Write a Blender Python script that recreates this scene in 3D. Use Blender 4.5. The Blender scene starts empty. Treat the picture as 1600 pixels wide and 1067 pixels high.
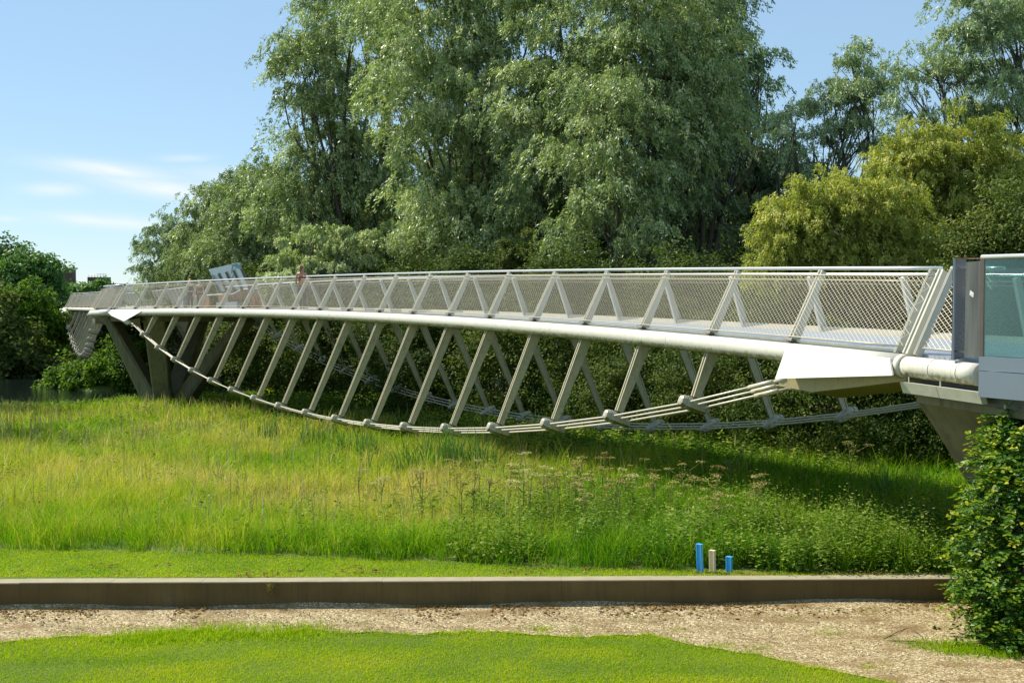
import bpy, math, random
import numpy as np
from mathutils import Vector
R = math.radians
random.seed(7)
rng = np.random.RandomState(7)
S = bpy.context.scene
COL = S.collection

# ------------------------------------------------------------------ camera
EYE = 4.5
FPX, PITCH = 1987.0, 0.0398
cam = bpy.data.cameras.new('camera')
cam.sensor_width = 36.0
cam.lens = 36.0 * FPX / 1600.0
cam.clip_start = 0.1
cam.clip_end = 6000
cam_o = bpy.data.objects.new('camera', cam)
cam_o.location = (0, 0, EYE)
cam_o.rotation_euler = (math.pi / 2 - PITCH, 0, 0)
COL.objects.link(cam_o)
S.camera = cam_o

# ------------------------------------------------------------------ light
SUN_EL = R(48)
SUN_AZ = math.atan2(-0.84, 0.54)          # direction of the sun on the ground: atan2(x, y)
world = bpy.data.worlds.new('World')
S.world = world
world.use_nodes = True
wn, wl = world.node_tree.nodes, world.node_tree.links
wn.clear()
wout = wn.new('ShaderNodeOutputWorld')
bg = wn.new('ShaderNodeBackground')
sky = wn.new('ShaderNodeTexSky')
sky.sky_type = 'NISHITA'
sky.sun_disc = False
sky.sun_elevation = SUN_EL
sky.sun_rotation = SUN_AZ
sky.altitude = 0
sky.air_density = 0.85
sky.dust_density = 0.0
sky.ozone_density = 1.6
bg.inputs['Strength'].default_value = 0.080
# thin cirrus streaks low in the sky
tc = wn.new('ShaderNodeTexCoord')
sep = wn.new('ShaderNodeSeparateXYZ')
wl.new(tc.outputs['Generated'], sep.inputs[0])
def wm(op, a, b=None, c=None, clamp=False):
    n = wn.new('ShaderNodeMath'); n.operation = op; n.use_clamp = clamp
    for i, v in enumerate((a, b, c)):
        if v is None: continue
        if isinstance(v, (int, float)): n.inputs[i].default_value = v
        else: wl.new(v, n.inputs[i])
    return n.outputs[0]
ymax = wm('MAXIMUM', sep.outputs['Y'], 0.05)
cx = wm('DIVIDE', sep.outputs['X'], ymax)
cz = wm('DIVIDE', sep.outputs['Z'], ymax)
comb = wn.new('ShaderNodeCombineXYZ')
wl.new(wm('MULTIPLY', cx, 9.0), comb.inputs[0])
wl.new(wm('MULTIPLY_ADD', cx, 9.0, wm('MULTIPLY', cz, 60.0)), comb.inputs[1])
nz = wn.new('ShaderNodeTexNoise'); nz.inputs['Scale'].default_value = 1.0
nz.inputs['Detail'].default_value = 5.0; nz.inputs['Roughness'].default_value = 0.5
nz.inputs['Distortion'].default_value = 0.4
wl.new(comb.outputs[0], nz.inputs['Vector'])
def streak(px, py, rx, ry, slope, amp):
    x0 = (px - 800) / FPX; z0 = (454 - py) / FPX
    dx = wm('SUBTRACT', cx, x0)
    dz = wm('SUBTRACT', wm('SUBTRACT', cz, z0), wm('MULTIPLY', dx, slope))
    a = wm('MULTIPLY', dx, FPX / rx); b = wm('MULTIPLY', dz, FPX / ry)
    r = wm('ADD', wm('MULTIPLY', a, a), wm('MULTIPLY', b, b))
    return wm('MULTIPLY', wm('EXPONENT', wm('MULTIPLY', r, -1.0)), amp)
m = None
for s in ((185, 268, 110, 12, -0.12, 1.0), (270, 295, 120, 15, -0.14, 0.95), (340, 275, 90, 14, -0.05, 0.45),
          (90, 296, 48, 10, 0.0, 0.6), (170, 345, 100, 10, -0.05, 0.85), (225, 352, 70, 8, 0.0, 0.6),
          (290, 249, 40, 6, 0.0, 0.5), (15, 342, 30, 5, 0.0, 0.4), (330, 305, 70, 16, -0.1, 0.6)):
    o = streak(*s)
    m = o if m is None else wm('MAXIMUM', m, o)
cov = wm('MULTIPLY', m, wm('MULTIPLY_ADD', nz.outputs[0], 2.4, -0.42, clamp=True), clamp=True)
mixc = wn.new('ShaderNodeMixRGB')
wl.new(wm('MULTIPLY', cov, 0.9), mixc.inputs[0])
hsv = wn.new('ShaderNodeHueSaturation'); hsv.inputs['Saturation'].default_value = 1.0
hsv.inputs['Value'].default_value = 1.0
cool = wn.new('ShaderNodeMixRGB'); cool.blend_type = 'MULTIPLY'; cool.inputs[0].default_value = 1.0
cool.inputs[2].default_value = (0.96, 1.02, 1.05, 1)
wl.new(sky.outputs[0], cool.inputs[1])
wl.new(cool.outputs[0], hsv.inputs['Color'])
hz_ = wn.new('ShaderNodeMixRGB'); hz_.inputs[0].default_value = 0.5
hz_.inputs[2].default_value = (4.2, 6.3, 8.3, 1)
wl.new(hsv.outputs[0], hz_.inputs[1])
wl.new(hz_.outputs[0], mixc.inputs[1])
mixc.inputs[2].default_value = (8.3, 8.6, 8.8, 1)
wl.new(mixc.outputs[0], bg.inputs[0])
wl.new(bg.outputs[0], wout.inputs[0])

sun = bpy.data.lights.new('sun', 'SUN')
sun.energy = 5.0
sun.angle = R(0.53)
sun.color = (1.0, 0.93, 0.79)
sun_o = bpy.data.objects.new('sun', sun)
sd = Vector((math.cos(SUN_EL) * math.sin(SUN_AZ), math.cos(SUN_EL) * math.cos(SUN_AZ), math.sin(SUN_EL)))
sun_o.rotation_euler = sd.to_track_quat('Z', 'Y').to_euler()
COL.objects.link(sun_o)

S.view_settings.view_transform = 'Standard'
S.view_settings.look = 'None'
S.view_settings.exposure = 0.58
S.view_settings.gamma = 1.0
S.cycles.max_bounces = 6
S.cycles.transparent_max_bounces = 6

# ------------------------------------------------------------------ helpers
def P(x, y, D):
    """point seen at photo pixel x,y at forward distance D"""
    a = (x - 800) / FPX; b = (533.5 - y) / FPX
    c, s = math.cos(PITCH), math.sin(PITCH)
    dy = c + b * s; dz = -s + b * c
    t = D / dy
    return Vector((a * t, D, EYE + dz * t))

def tag(o, label=None, cat=None, group=None, kind=None):
    if label: o['label'] = label
    if cat: o['category'] = cat
    if group: o['group'] = group
    if kind: o['kind'] = kind
    return o

def empty(name, loc, label=None, cat=None, group=None):
    o = bpy.data.objects.new(name, None)
    o.empty_display_size = 0.3
    o.location = loc
    COL.objects.link(o)
    return tag(o, label, cat, group)

def link(name, me, parent=None):
    o = bpy.data.objects.new(name, me)
    COL.objects.link(o)
    if parent is not None:
        o.parent = parent
        off = Vector((0, 0, 0)); p = parent
        while p is not None:
            off += p.location; p = p.parent
        o.location = -off
    return o

class MB:
    def __init__(s): s.v = []; s.f = []; s.m = []; s.sm = []
    def add(s, vs, fs, mi=0, smooth=False):
        b = len(s.v)
        s.v += [tuple(v) for v in vs]
        for f in fs:
            s.f.append(tuple(i + b for i in f)); s.m.append(mi); s.sm.append(smooth)
    def hexa(s, c, mi=0):
        """8 corners: bottom ring 0-3, top ring 4-7"""
        s.add(c, [(3, 2, 1, 0), (4, 5, 6, 7), (0, 1, 5, 4), (1, 2, 6, 5), (2, 3, 7, 6), (3, 0, 4, 7)], mi)
    def box(s, a, b, mi=0):
        x0, y0, z0 = a; x1, y1, z1 = b
        s.hexa([(x0, y0, z0), (x1, y0, z0), (x1, y1, z0), (x0, y1, z0), (x0, y0, z1), (x1, y0, z1), (x1, y1, z1), (x0, y1, z1)], mi)
    def bar(s, p0, p1, w, w0, w1, t, t0, t1, mi=0):
        """tapered bar p0->p1; w,t unit directions with full sizes at both ends"""
        c = []
        for p, ww, tt in ((p0, w0, t0), (p1, w1, t1)):
            for a, b in ((-1, -1), (1, -1), (1, 1), (-1, 1)):
                c.append(p + w * (a * ww / 2) + t * (b * tt / 2))
        s.hexa(c, mi)
    def loft(s, rings, mi=0, smooth=True, cap=True, closed=True):
        n = len(rings[0]); vs = [v for r in rings for v in r]; fs = []
        for i in range(len(rings) - 1):
            for j in range(n if closed else n - 1):
                k = (j + 1) % n
                fs.append((i * n + j, i * n + k, (i + 1) * n + k, (i + 1) * n + j))
        s.add(vs, fs, mi, smooth)
        if cap:
            b = len(s.v) - len(vs)
            s.f.append(tuple(b + j for j in reversed(range(n)))); s.m.append(mi); s.sm.append(False)
            b2 = len(s.v) - n
            s.f.append(tuple(b2 + j for j in range(n))); s.m.append(mi); s.sm.append(False)
    def tube(s, pts, r, n=8, mi=0, cap=True):
        pts = [Vector(p) for p in pts]
        rs = r if isinstance(r, (list, tuple)) else [r] * len(pts)
        rings = []; up = None
        for i, p in enumerate(pts):
            d = (pts[min(i + 1, len(pts) - 1)] - pts[max(i - 1, 0)])
            if d.length < 1e-9: d = Vector((0, 0, 1))
            d.normalize()
            if up is None:
                up = Vector((0, 0, 1)) if abs(d.z) < 0.9 else Vector((1, 0, 0))
            a = d.cross(up).normalized(); up = a.cross(d).normalized()
            rings.append([p + (a * math.cos(q) + up * math.sin(q)) * rs[i] for q in [2 * math.pi * k / n for k in range(n)]])
        s.loft(rings, mi, True, cap)
    def mesh(s, name, mats):
        me = bpy.data.meshes.new(name)
        me.from_pydata(s.v, [], s.f)
        for m_ in (mats if isinstance(mats, (list, tuple)) else [mats]): me.materials.append(m_)
        me.polygons.foreach_set('material_index', s.m)
        me.polygons.foreach_set('use_smooth', s.sm)
        me.update()
        return me
    def build(s, name, mats, parent=None):
        return link(name, s.mesh(name, mats), parent)

def np_mesh(name, V, F, mats, attr=None, mat_idx=None, smooth=False):
    """V (n,3), F (m,k) of same size; attr per face"""
    me = bpy.data.meshes.new(name)
    V = np.ascontiguousarray(V, dtype=np.float32); F = np.ascontiguousarray(F, dtype=np.int32)
    k = F.shape[1]
    me.vertices.add(len(V)); me.vertices.foreach_set('co', V.ravel())
    me.loops.add(F.size); me.loops.foreach_set('vertex_index', F.ravel())
    me.polygons.add(len(F))
    me.polygons.foreach_set('loop_start', np.arange(0, F.size, k, dtype=np.int32))
    me.polygons.foreach_set('loop_total', np.full(len(F), k, dtype=np.int32))
    for m_ in (mats if isinstance(mats, (list, tuple)) else [mats]): me.materials.append(m_)
    if mat_idx is not None: me.polygons.foreach_set('material_index', np.ascontiguousarray(mat_idx, dtype=np.int32))
    if attr is not None:
        a = me.attributes.new('tint', 'FLOAT', 'FACE')
        a.data.foreach_set('value', np.ascontiguousarray(attr, dtype=np.float32))
    me.polygons.foreach_set('use_smooth', np.full(len(F), smooth))
    me.update(calc_edges=True)
    return me

# ------------------------------------------------------------------ materials
def new_mat(name):
    m = bpy.data.materials.new(name); m.use_nodes = True
    nt = m.node_tree; nt.nodes.clear()
    out = nt.nodes.new('ShaderNodeOutputMaterial')
    return m, nt, out
def setin(nt, sock, v):
    if hasattr(v, 'is_linked') or hasattr(v, 'links'): nt.links.new(v, sock)
    elif isinstance(v, (tuple, list)): sock.default_value = (*v, 1) if len(v) == 3 else v
    else: sock.default_value = v
def ramp(nt, fac, stops):
    r = nt.nodes.new('ShaderNodeValToRGB'); e = r.color_ramp.elements
    while len(e) < len(stops): e.new(0.5)
    for i, (p, c) in enumerate(stops):
        e[i].position = p; e[i].color = (*c, 1)
    nt.links.new(fac, r.inputs[0]); return r.outputs[0]
def noise(nt, scale, detail=4, vec=None, rough=0.55, dist=0):
    n = nt.nodes.new('ShaderNodeTexNoise'); n.inputs['Scale'].default_value = scale
    n.inputs['Detail'].default_value = detail; n.inputs['Roughness'].default_value = rough
    n.inputs['Distortion'].default_value = dist
    if vec is None:
        t = nt.nodes.new('ShaderNodeTexCoord'); vec = t.outputs['Object']
    nt.links.new(vec, n.inputs['Vector']); return n.outputs[0]
def mapped(nt, sc, rot=(0, 0, 0)):
    t = nt.nodes.new('ShaderNodeTexCoord'); mp = nt.nodes.new('ShaderNodeMapping')
    mp.inputs['Scale'].default_value = sc; mp.inputs['Rotation'].default_value = rot
    nt.links.new(t.outputs['Object'], mp.inputs[0]); return mp.outputs[0]
def math_(nt, op, a, b=None, clamp=False):
    n = nt.nodes.new('ShaderNodeMath'); n.operation = op; n.use_clamp = clamp
    for i, v in enumerate((a, b)):
        if v is None: continue
        if isinstance(v, (int, float)): n.inputs[i].default_value = v
        else: nt.links.new(v, n.inputs[i])
    return n.outputs[0]
def mix(nt, f, a, b, bt='MIX'):
    n = nt.nodes.new('ShaderNodeMixRGB'); n.blend_type = bt
    setin(nt, n.inputs[0], f); setin(nt, n.inputs[1], a); setin(nt, n.inputs[2], b); return n.outputs[0]
def bump(nt, h, strength=0.3, dist=0.02):
    b = nt.nodes.new('ShaderNodeBump'); b.inputs['Strength'].default_value = strength
    b.inputs['Distance'].default_value = dist
    nt.links.new(h, b.inputs['Height']); return b.outputs[0]
def pbr(nt, out, col, rough=0.5, metal=0.0, nrm=None, spec=None):
    p = nt.nodes.new('ShaderNodeBsdfPrincipled')
    setin(nt, p.inputs['Base Color'], col); setin(nt, p.inputs['Roughness'], rough)
    p.inputs['Metallic'].default_value = metal
    if spec is not None: p.inputs['Specular IOR Level'].default_value = spec
    if nrm is not None: nt.links.new(nrm, p.inputs['Normal'])
    nt.links.new(p.outputs[0], out.inputs[0]); return p

def simple(name, col, rough=0.5, metal=0.0, var=0.25, sc=6.0, bmp=0.0, spec=None):
    m, nt, out = new_mat(name)
    n = noise(nt, sc, 5)
    c = mix(nt, n, tuple(x * (1 - var) for x in col), tuple(min(1, x * (1 + var)) for x in col))
    nr = bump(nt, noise(nt, sc * 6, 4), bmp, 0.01) if bmp else None
    pbr(nt, out, c, rough, metal, nr, spec); return m

def painted(name, col, algae, amount, rough=0.4, con=3.2):
    """white paint with grime and green algae gathered on the undersides"""
    m, nt, out = new_mat(name)
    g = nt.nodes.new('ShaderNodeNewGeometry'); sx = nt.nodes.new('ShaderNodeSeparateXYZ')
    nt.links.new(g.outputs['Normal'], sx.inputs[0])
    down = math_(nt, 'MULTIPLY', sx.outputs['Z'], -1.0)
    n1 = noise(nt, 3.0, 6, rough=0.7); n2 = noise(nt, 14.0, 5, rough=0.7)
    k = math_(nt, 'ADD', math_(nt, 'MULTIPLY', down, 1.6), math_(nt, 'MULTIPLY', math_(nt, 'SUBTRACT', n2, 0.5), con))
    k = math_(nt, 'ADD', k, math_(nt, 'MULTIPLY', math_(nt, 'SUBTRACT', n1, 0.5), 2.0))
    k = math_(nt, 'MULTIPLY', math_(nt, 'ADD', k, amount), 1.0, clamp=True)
    grime = ramp(nt, n1, [(0.3, tuple(c * 0.86 for c in col)), (0.6, col)])
    grime = mix(nt, math_(nt, 'MULTIPLY', math_(nt, 'SUBTRACT', n2, 0.5), 1.2, clamp=True), grime, (0.45, 0.40, 0.28))
    st = noise(nt, 1.0, 5, mapped(nt, (18, 18, 0.8)), 0.6)
    grime = mix(nt, math_(nt, 'MULTIPLY', math_(nt, 'SUBTRACT', st, 0.56), 2.4, clamp=True), grime, tuple(c_ * .55 for c_ in col[:2]) + (col[2] * .42,))
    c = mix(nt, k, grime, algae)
    pbr(nt, out, c, rough, 0.0, bump(nt, n2, 0.08, 0.01)); return m

M = {}
M['beam'] = painted('white_beam_paint', (0.66, 0.63, 0.53), (0.14, 0.13, 0.035), -0.45)
M['strut'] = painted('cream_strut_paint', (0.52, 0.47, 0.31), (0.12, 0.125, 0.03), 0.12, .4, 1.0)
M['clamp'] = painted('clamp_paint', (0.46, 0.43, 0.32), (0.12, 0.11, 0.02), 0.0)
M['post'] = simple('post_paint', (0.56, 0.54, 0.45), 0.35, 0.0, 0.12, 8)
M['plate'] = painted('white_plate_paint', (0.80, 0.79, 0.73), (0.4, 0.38, 0.2), -1.6)
M['anchor'] = painted('anchor_box_paint', (0.46, 0.38, 0.20), (0.19, 0.16, 0.04), -0.1)
M['rail'] = simple('brushed_rail_steel', (0.78, 0.77, 0.74), 0.28, 0.55, 0.08, 20)
M['wire'] = simple('stainless_wire', (0.46, 0.41, 0.29), 0.4, 0.25, 0.15, 20)
M['rod'] = simple('tension_rod_paint', (0.56, 0.51, 0.41), 0.4, 0.1, 0.15, 10)
M['deck'] = simple('deck_plate', (0.30, 0.34, 0.40), 0.5, 0.1, 0.2, 4, 0.2)
M['kerb'] = simple('kerb_paint', (0.52, 0.48, 0.38), 0.6, 0, 0.2, 5)
M['dark'] = simple('dark_bracket_steel', (0.10, 0.10, 0.09), 0.5, 0.3, 0.3, 8)
M['gutter'] = simple('gutter_steel', (0.62, 0.60, 0.50), 0.45, 0.2, 0.25, 6, 0.1)

def concrete(name, col):
    m, nt, out = new_mat(name)
    n1 = noise(nt, 1.2, 6); n2 = noise(nt, 1.0, 5, mapped(nt, (7, 7, 0.5)))
    c = ramp(nt, n1, [(0.3, tuple(x * 0.75 for x in col)), (0.7, tuple(x * 1.15 for x in col))])
    c = mix(nt, math_(nt, 'MULTIPLY', math_(nt, 'SUBTRACT', n2, 0.48), 3.0, clamp=True), c, tuple(x * 0.5 for x in col))
    pbr(nt, out, c, 0.85, 0, bump(nt, noise(nt, 30, 4), 0.25, 0.01)); return m
M['pier'] = concrete('pier_concrete', (0.19, 0.175, 0.10))
def wall_mat():
    m, nt, out = new_mat('retaining_wall_concrete')
    n1 = noise(nt, 1.5, 6); n2 = noise(nt, 1.0, 6, mapped(nt, (16, 16, 1.0)), 0.7)
    c = ramp(nt, n1, [(0.3, (0.105, 0.066, 0.018)), (0.7, (0.17, 0.110, 0.034))])
    c = mix(nt, math_(nt, 'MULTIPLY', math_(nt, 'SUBTRACT', n2, 0.5), 3.0, clamp=True), c, (0.055, 0.045, 0.02))
    c = mix(nt, math_(nt, 'MULTIPLY', math_(nt, 'SUBTRACT', n1, 0.62), 1.5, clamp=True), c, (0.22, 0.18, 0.11))
    pbr(nt, out, c, 0.9, 0, bump(nt, noise(nt, 25, 5), 0.35, 0.01)); return m
M['wall'] = wall_mat()
M['coping'] = simple('coping_concrete', (0.30, 0.26, 0.17), 0.9, 0, 0.3, 5, 0.3)

def wood(name, col):
    m, nt, out = new_mat(name)
    n = noise(nt, 1.0, 5, mapped(nt, (9, 9, 0.6)), 0.6)
    c = ramp(nt, n, [(0.35, tuple(x * 0.6 for x in col)), (0.65, tuple(x * 1.25 for x in col))])
    pbr(nt, out, c, 0.75, 0, bump(nt, n, 0.3, 0.01)); return m
M['wood'] = wood('slatted_larch', (0.42, 0.24, 0.13))
M['greywood'] = wood('weathered_panel', (0.13, 0.14, 0.13))

def glass(name, tint, alpha):
    m, nt, out = new_mat(name)
    g = nt.nodes.new('ShaderNodeBsdfGlossy'); g.inputs['Roughness'].default_value = 0.03
    g.inputs['Color'].default_value = (0.9, 0.95, 0.95, 1)
    t = nt.nodes.new('ShaderNodeBsdfTransparent'); t.inputs[0].default_value = (*tint, 1)
    f = nt.nodes.new('ShaderNodeFresnel'); f.inputs[0].default_value = 1.5
    d = nt.nodes.new('ShaderNodeBsdfDiffuse'); d.inputs[0].default_value = (0.25, 0.42, 0.42, 1)
    a = nt.nodes.new('ShaderNodeMixShader'); a.inputs[0].default_value = alpha
    nt.links.new(t.outputs[0], a.inputs[1]); nt.links.new(d.outputs[0], a.inputs[2])
    b = nt.nodes.new('ShaderNodeMixShader')
    nt.links.new(f.outputs[0], b.inputs[0]); nt.links.new(a.outputs[0], b.inputs[1]); nt.links.new(g.outputs[0], b.inputs[2])
    nt.links.new(b.outputs[0], out.inputs[0]); return m
M['glass'] = glass('teal_glass', (0.45, 0.62, 0.60), 0.10)
M['canopyglass'] = glass('frosted_glass', (0.45, 0.6, 0.55), 0.75)
M['fascia'] = simple('brushed_fascia_steel', (0.25, 0.29, 0.34), 0.42, 0.6, 0.12, 1.3)
M['darkmetal'] = simple('dark_polished_steel', (0.055, 0.055, 0.06), 0.45, 0.25, 0.2, 1)
M['brownmetal'] = simple('brown_frame_metal', (0.20, 0.15, 0.12), 0.4, 0.4, 0.2, 8)
M['sticker'] = simple('white_sticker', (0.8, 0.8, 0.82), 0.5, 0, 0.03)

def leaf_mat(name, stops, back=None, trans=0.35, rough=0.5, spec=0.3):
    m, nt, out = new_mat(name)
    at = nt.nodes.new('ShaderNodeAttribute'); at.attribute_name = 'tint'
    c = ramp(nt, at.outputs['Fac'], stops)
    if back is not None:
        g = nt.nodes.new('ShaderNodeNewGeometry')
        c2 = mix(nt, math_(nt, 'MULTIPLY', g.outputs['Backfacing'], 0.6), c, back)
    else: c2 = c
    p = nt.nodes.new('ShaderNodeBsdfPrincipled'); nt.links.new(c2, p.inputs['Base Color'])
    p.inputs['Roughness'].default_value = rough; p.inputs['Specular IOR Level'].default_value = spec
    t = nt.nodes.new('ShaderNodeBsdfTranslucent')
    tcol = mix(nt, 1.0, c, (1.0, 1.15, 0.45), 'MULTIPLY')
    nt.links.new(tcol, t.inputs[0])
    ms = nt.nodes.new('ShaderNodeMixShader'); ms.inputs[0].default_value = trans
    nt.links.new(p.outputs[0], ms.inputs[1]); nt.links.new(t.outputs[0], ms.inputs[2])
    nt.links.new(ms.outputs[0], out.inputs[0]); return m
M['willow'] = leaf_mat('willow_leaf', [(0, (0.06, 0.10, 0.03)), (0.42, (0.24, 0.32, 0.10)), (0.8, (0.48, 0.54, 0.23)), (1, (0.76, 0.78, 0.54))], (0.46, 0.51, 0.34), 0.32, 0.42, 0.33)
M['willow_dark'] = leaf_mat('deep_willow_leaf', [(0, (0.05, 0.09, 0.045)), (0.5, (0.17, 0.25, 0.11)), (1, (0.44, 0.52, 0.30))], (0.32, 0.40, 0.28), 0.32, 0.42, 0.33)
M['olive'] = leaf_mat('olive_leaf', [(0, (0.10, 0.14, 0.02)), (0.4, (0.31, 0.34, 0.045)), (0.8, (0.54, 0.52, 0.10)), (1, (0.70, 0.63, 0.28))], (0.44, 0.46, 0.18), 0.45, 0.45, 0.3)
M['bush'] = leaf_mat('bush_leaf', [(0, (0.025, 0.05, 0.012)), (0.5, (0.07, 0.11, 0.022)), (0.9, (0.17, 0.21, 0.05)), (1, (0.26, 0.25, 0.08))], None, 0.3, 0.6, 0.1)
M['broad'] = leaf_mat('broad_leaf', [(0, (0.04, 0.10, 0.035)), (0.5, (0.08, 0.17, 0.05)), (1, (0.16, 0.28, 0.07))], None, 0.35, 0.5, 0.2)
M['herb'] = leaf_mat('herb_leaf', [(0, (0.045, 0.11, 0.01)), (0.5, (0.17, 0.28, 0.028)), (0.85, (0.30, 0.39, 0.07)), (1, (0.40, 0.42, 0.13))], None, 0.4, 0.6, 0.1)
M['beech'] = leaf_mat('beech_leaf', [(0, (0.03, 0.09, 0.018)), (0.5, (0.07, 0.17, 0.018)), (0.8, (0.22, 0.32, 0.015)), (1, (0.45, 0.42, 0.03))], None, 0.35, 0.42, 0.3)
M['meadow'] = leaf_mat('meadow_grass_blade', [(0, (0.06, 0.17, 0.006)), (0.3, (0.16, 0.34, 0.008)), (0.6, (0.36, 0.48, 0.016)), (0.82, (0.54, 0.50, 0.06)), (1, (0.62, 0.50, 0.20))], None, 0.36, 0.6, 0.12)
M['lawn'] = leaf_mat('lawn_grass_blade', [(0, (0.15, 0.29, 0.003)), (0.5, (0.37, 0.49, 0.010)), (0.8, (0.54, 0.58, 0.02)), (1, (0.46, 0.34, 0.09))], None, 0.4, 0.6, 0.08)
M['reed'] = leaf_mat('reed_leaf', [(0, (0.06, 0.14, 0.03)), (1, (0.16, 0.27, 0.06))], None, 0.3, 0.4)
M['umbel'] = leaf_mat('dry_umbel', [(0, (0.15, 0.12, 0.03)), (0.6, (0.34, 0.29, 0.09)), (1, (0.56, 0.52, 0.28))], None, 0.2, 0.8, .1)
M['litter'] = leaf_mat('dead_grass', [(0, (0.16, 0.09, 0.03)), (0.6, (0.32, 0.20, 0.07)), (1, (0.5, 0.36, 0.16))], None, 0.1, 0.9, 0.05)
M['stem'] = simple('plant_stem', (0.16, 0.17, 0.05), 0.8, 0, 0.3)
M['bark'] = simple('grey_bark', (0.085, 0.07, 0.05), 0.9, 0, 0.4, 3, 0.6)
M['palebark'] = simple('pale_bark', (0.26, 0.21, 0.14), 0.9, 0, 0.4, 3, 0.6)

# ------------------------------------------------------------------ terrain
def sstep(a, b, x):
    t = np.clip((x - a) / (b - a), 0, 1); return t * t * (3 - 2 * t)
def bank_y(X):
    return np.interp(X, [-80, -40, -29, -25, -21, -19, -15, -9, 0], [58, 59, 61.5, 64, 71, 81, 105, 150, 210])
WATER = EYE - 7.0
def wall_y(X): return 17.98 + X * 0.02
def ground(X, Y):
    X = np.asarray(X, float); Y = np.asarray(Y, float)
    front = 0.02 * np.clip(X, 0, 8) * sstep(15, 18, Y) * 0.2 + 0.05 * sstep(16.6, 17.8, Y)
    back = 0.39 + 0 * X - 0.04 * np.clip(Y - 20.3, 0, 200) * (Y < 1000)
    back = np.maximum(back, -2.1) + 0.10 * np.sin(X * 0.7 + 1) * np.sin(Y * 0.33) * sstep(21, 26, Y)
    back = back + sstep(9, 18, X) * sstep(24, 40, Y) * 0.4
    back = back + 0.5 * sstep(30, 60, Y) * sstep(-2, 12, X)
    z = np.where(Y < wall_y(X) + 0.12, front, back)
    by = bank_y(X)
    chan = sstep(0, 4, Y - by)
    far = np.interp(X, [-90, -60, -45, -36, -30, -20, 0], [98, 101, 104, 112, 135, 200, 300])
    chan = chan * (1 - sstep(-4, 4, Y - far))
    z = z - chan * 3.0
    z = z + 3.1 * np.exp(-((X + 28.5) / 5.0) ** 2 - ((Y - 90) / 3.6) ** 2)
    return z
ys = np.concatenate([np.linspace(-20, 14, 18), np.linspace(14.3, 17.7, 16), np.linspace(17.8, 18.5, 15), np.linspace(18.8, 30, 35), np.linspace(30.6, 120, 130), np.linspace(123, 400, 60), [500, 700, 1000, 1600, 2500]])
us = np.linspace(-1, 1, 161)
VX = []; 
YY, UU = np.meshgrid(ys, us, indexing='ij')
HW = np.where(YY < 30, 25, 25 + (YY - 30) * 0.9)
XX = UU * HW
ZZ = ground(XX, YY)
V = np.stack([XX, YY, ZZ], -1).reshape(-1, 3)
ny, nx = XX.shape
i, j = np.meshgrid(np.arange(ny - 1), np.arange(nx - 1), indexing='ij')
a = (i * nx + j).ravel()
F = np.stack([a, a + 1, a + nx + 1, a + nx], 1)
def ground_mat():
    m, nt, out = new_mat('grassy_soil')
    n1 = noise(nt, 0.35, 6); n2 = noise(nt, 9.0, 6, rough=0.7)
    c = ramp(nt, n1, [(0.3, (0.05, 0.10, 0.008)), (0.7, (0.12, 0.17, 0.01))])
    c = mix(nt, math_(nt, 'MULTIPLY', math_(nt, 'SUBTRACT', n2, 0.5), 3.0, clamp=True), c, (0.12, 0.09, 0.035))
    pbr(nt, out, c, 0.95, 0, bump(nt, n2, 0.8, 0.05)); return m
g = link('ground', np_mesh('ground', V, F, ground_mat(), smooth=True))
tag(g, kind='structure')

def water_mat():
    m, nt, out = new_mat('river_water')
    n = noise(nt, 1.0, 5, mapped(nt, (0.8, 3.0, 1)), 0.6)
    pbr(nt, out, (0.008, 0.014, 0.012), 0.05, 0, bump(nt, n, 0.35, 0.05), 0.5); return m
mb = MB(); mb.add([(-150, 62, WATER), (120, 62, WATER), (120, 300, WATER), (-150, 300, WATER)], [(0, 1, 2, 3)])
tag(mb.build('river', water_mat()), kind='structure')

def vnoise(X, Y, sc, seed=0):
    """cheap smooth value noise 0..1"""
    r = np.random.RandomState(seed); G = r.rand(64, 64)
    x = X / sc + 100; y = Y / sc + 100
    xi = np.floor(x).astype(int); yi = np.floor(y).astype(int); fx = x - xi; fy = y - yi
    fx = fx * fx * (3 - 2 * fx); fy = fy * fy * (3 - 2 * fy)
    g = lambda a, b: G[a % 64, b % 64]
    return (g(xi, yi) * (1 - fx) + g(xi + 1, yi) * fx) * (1 - fy) + (g(xi, yi + 1) * (1 - fx) + g(xi + 1, yi + 1) * fx) * fy

# ------------------------------------------------------------------ front: lawn, gravel path
def gy(py): return P(800, py, 1.0) and EYE / (-(P(800, py, 1.0).z - EYE))
def gpt(px, py, z=0.0):
    d = P(px, py, 1.0); t = (EYE - z) / (EYE - d.z); return (d.x * t, t)
edge_px = [(-150, 1008), (0, 1003), (60, 998), (120, 996), (200, 993), (270, 986), (340, 984), (420, 991), (480, 985), (560, 989), (640, 991), (700, 988),
           (760, 985), (830, 992), (900, 995), (960, 992), (1010, 991), (1060, 1003), (1120, 1014), (1180, 1022), (1250, 1038), (1330, 1052), (1400, 1068), (1470, 1086), (1540, 1110), (1640, 1150), (1760, 1210)]
edge = np.array([gpt(*q) for q in edge_px])
def edge_y(X):
    return np.interp(X, edge[:, 0], edge[:, 1]) + 0.05 * (vnoise(X, X * 0, .35, 77) - .5) + 0.11 * (vnoise(X, X * 0, .14, 78) - .5) + 0.05 * (vnoise(X, X * 0, .05, 76) - .5) + .08 * (vnoise(X, X * 0, 1.1, 79) - .5)
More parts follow.
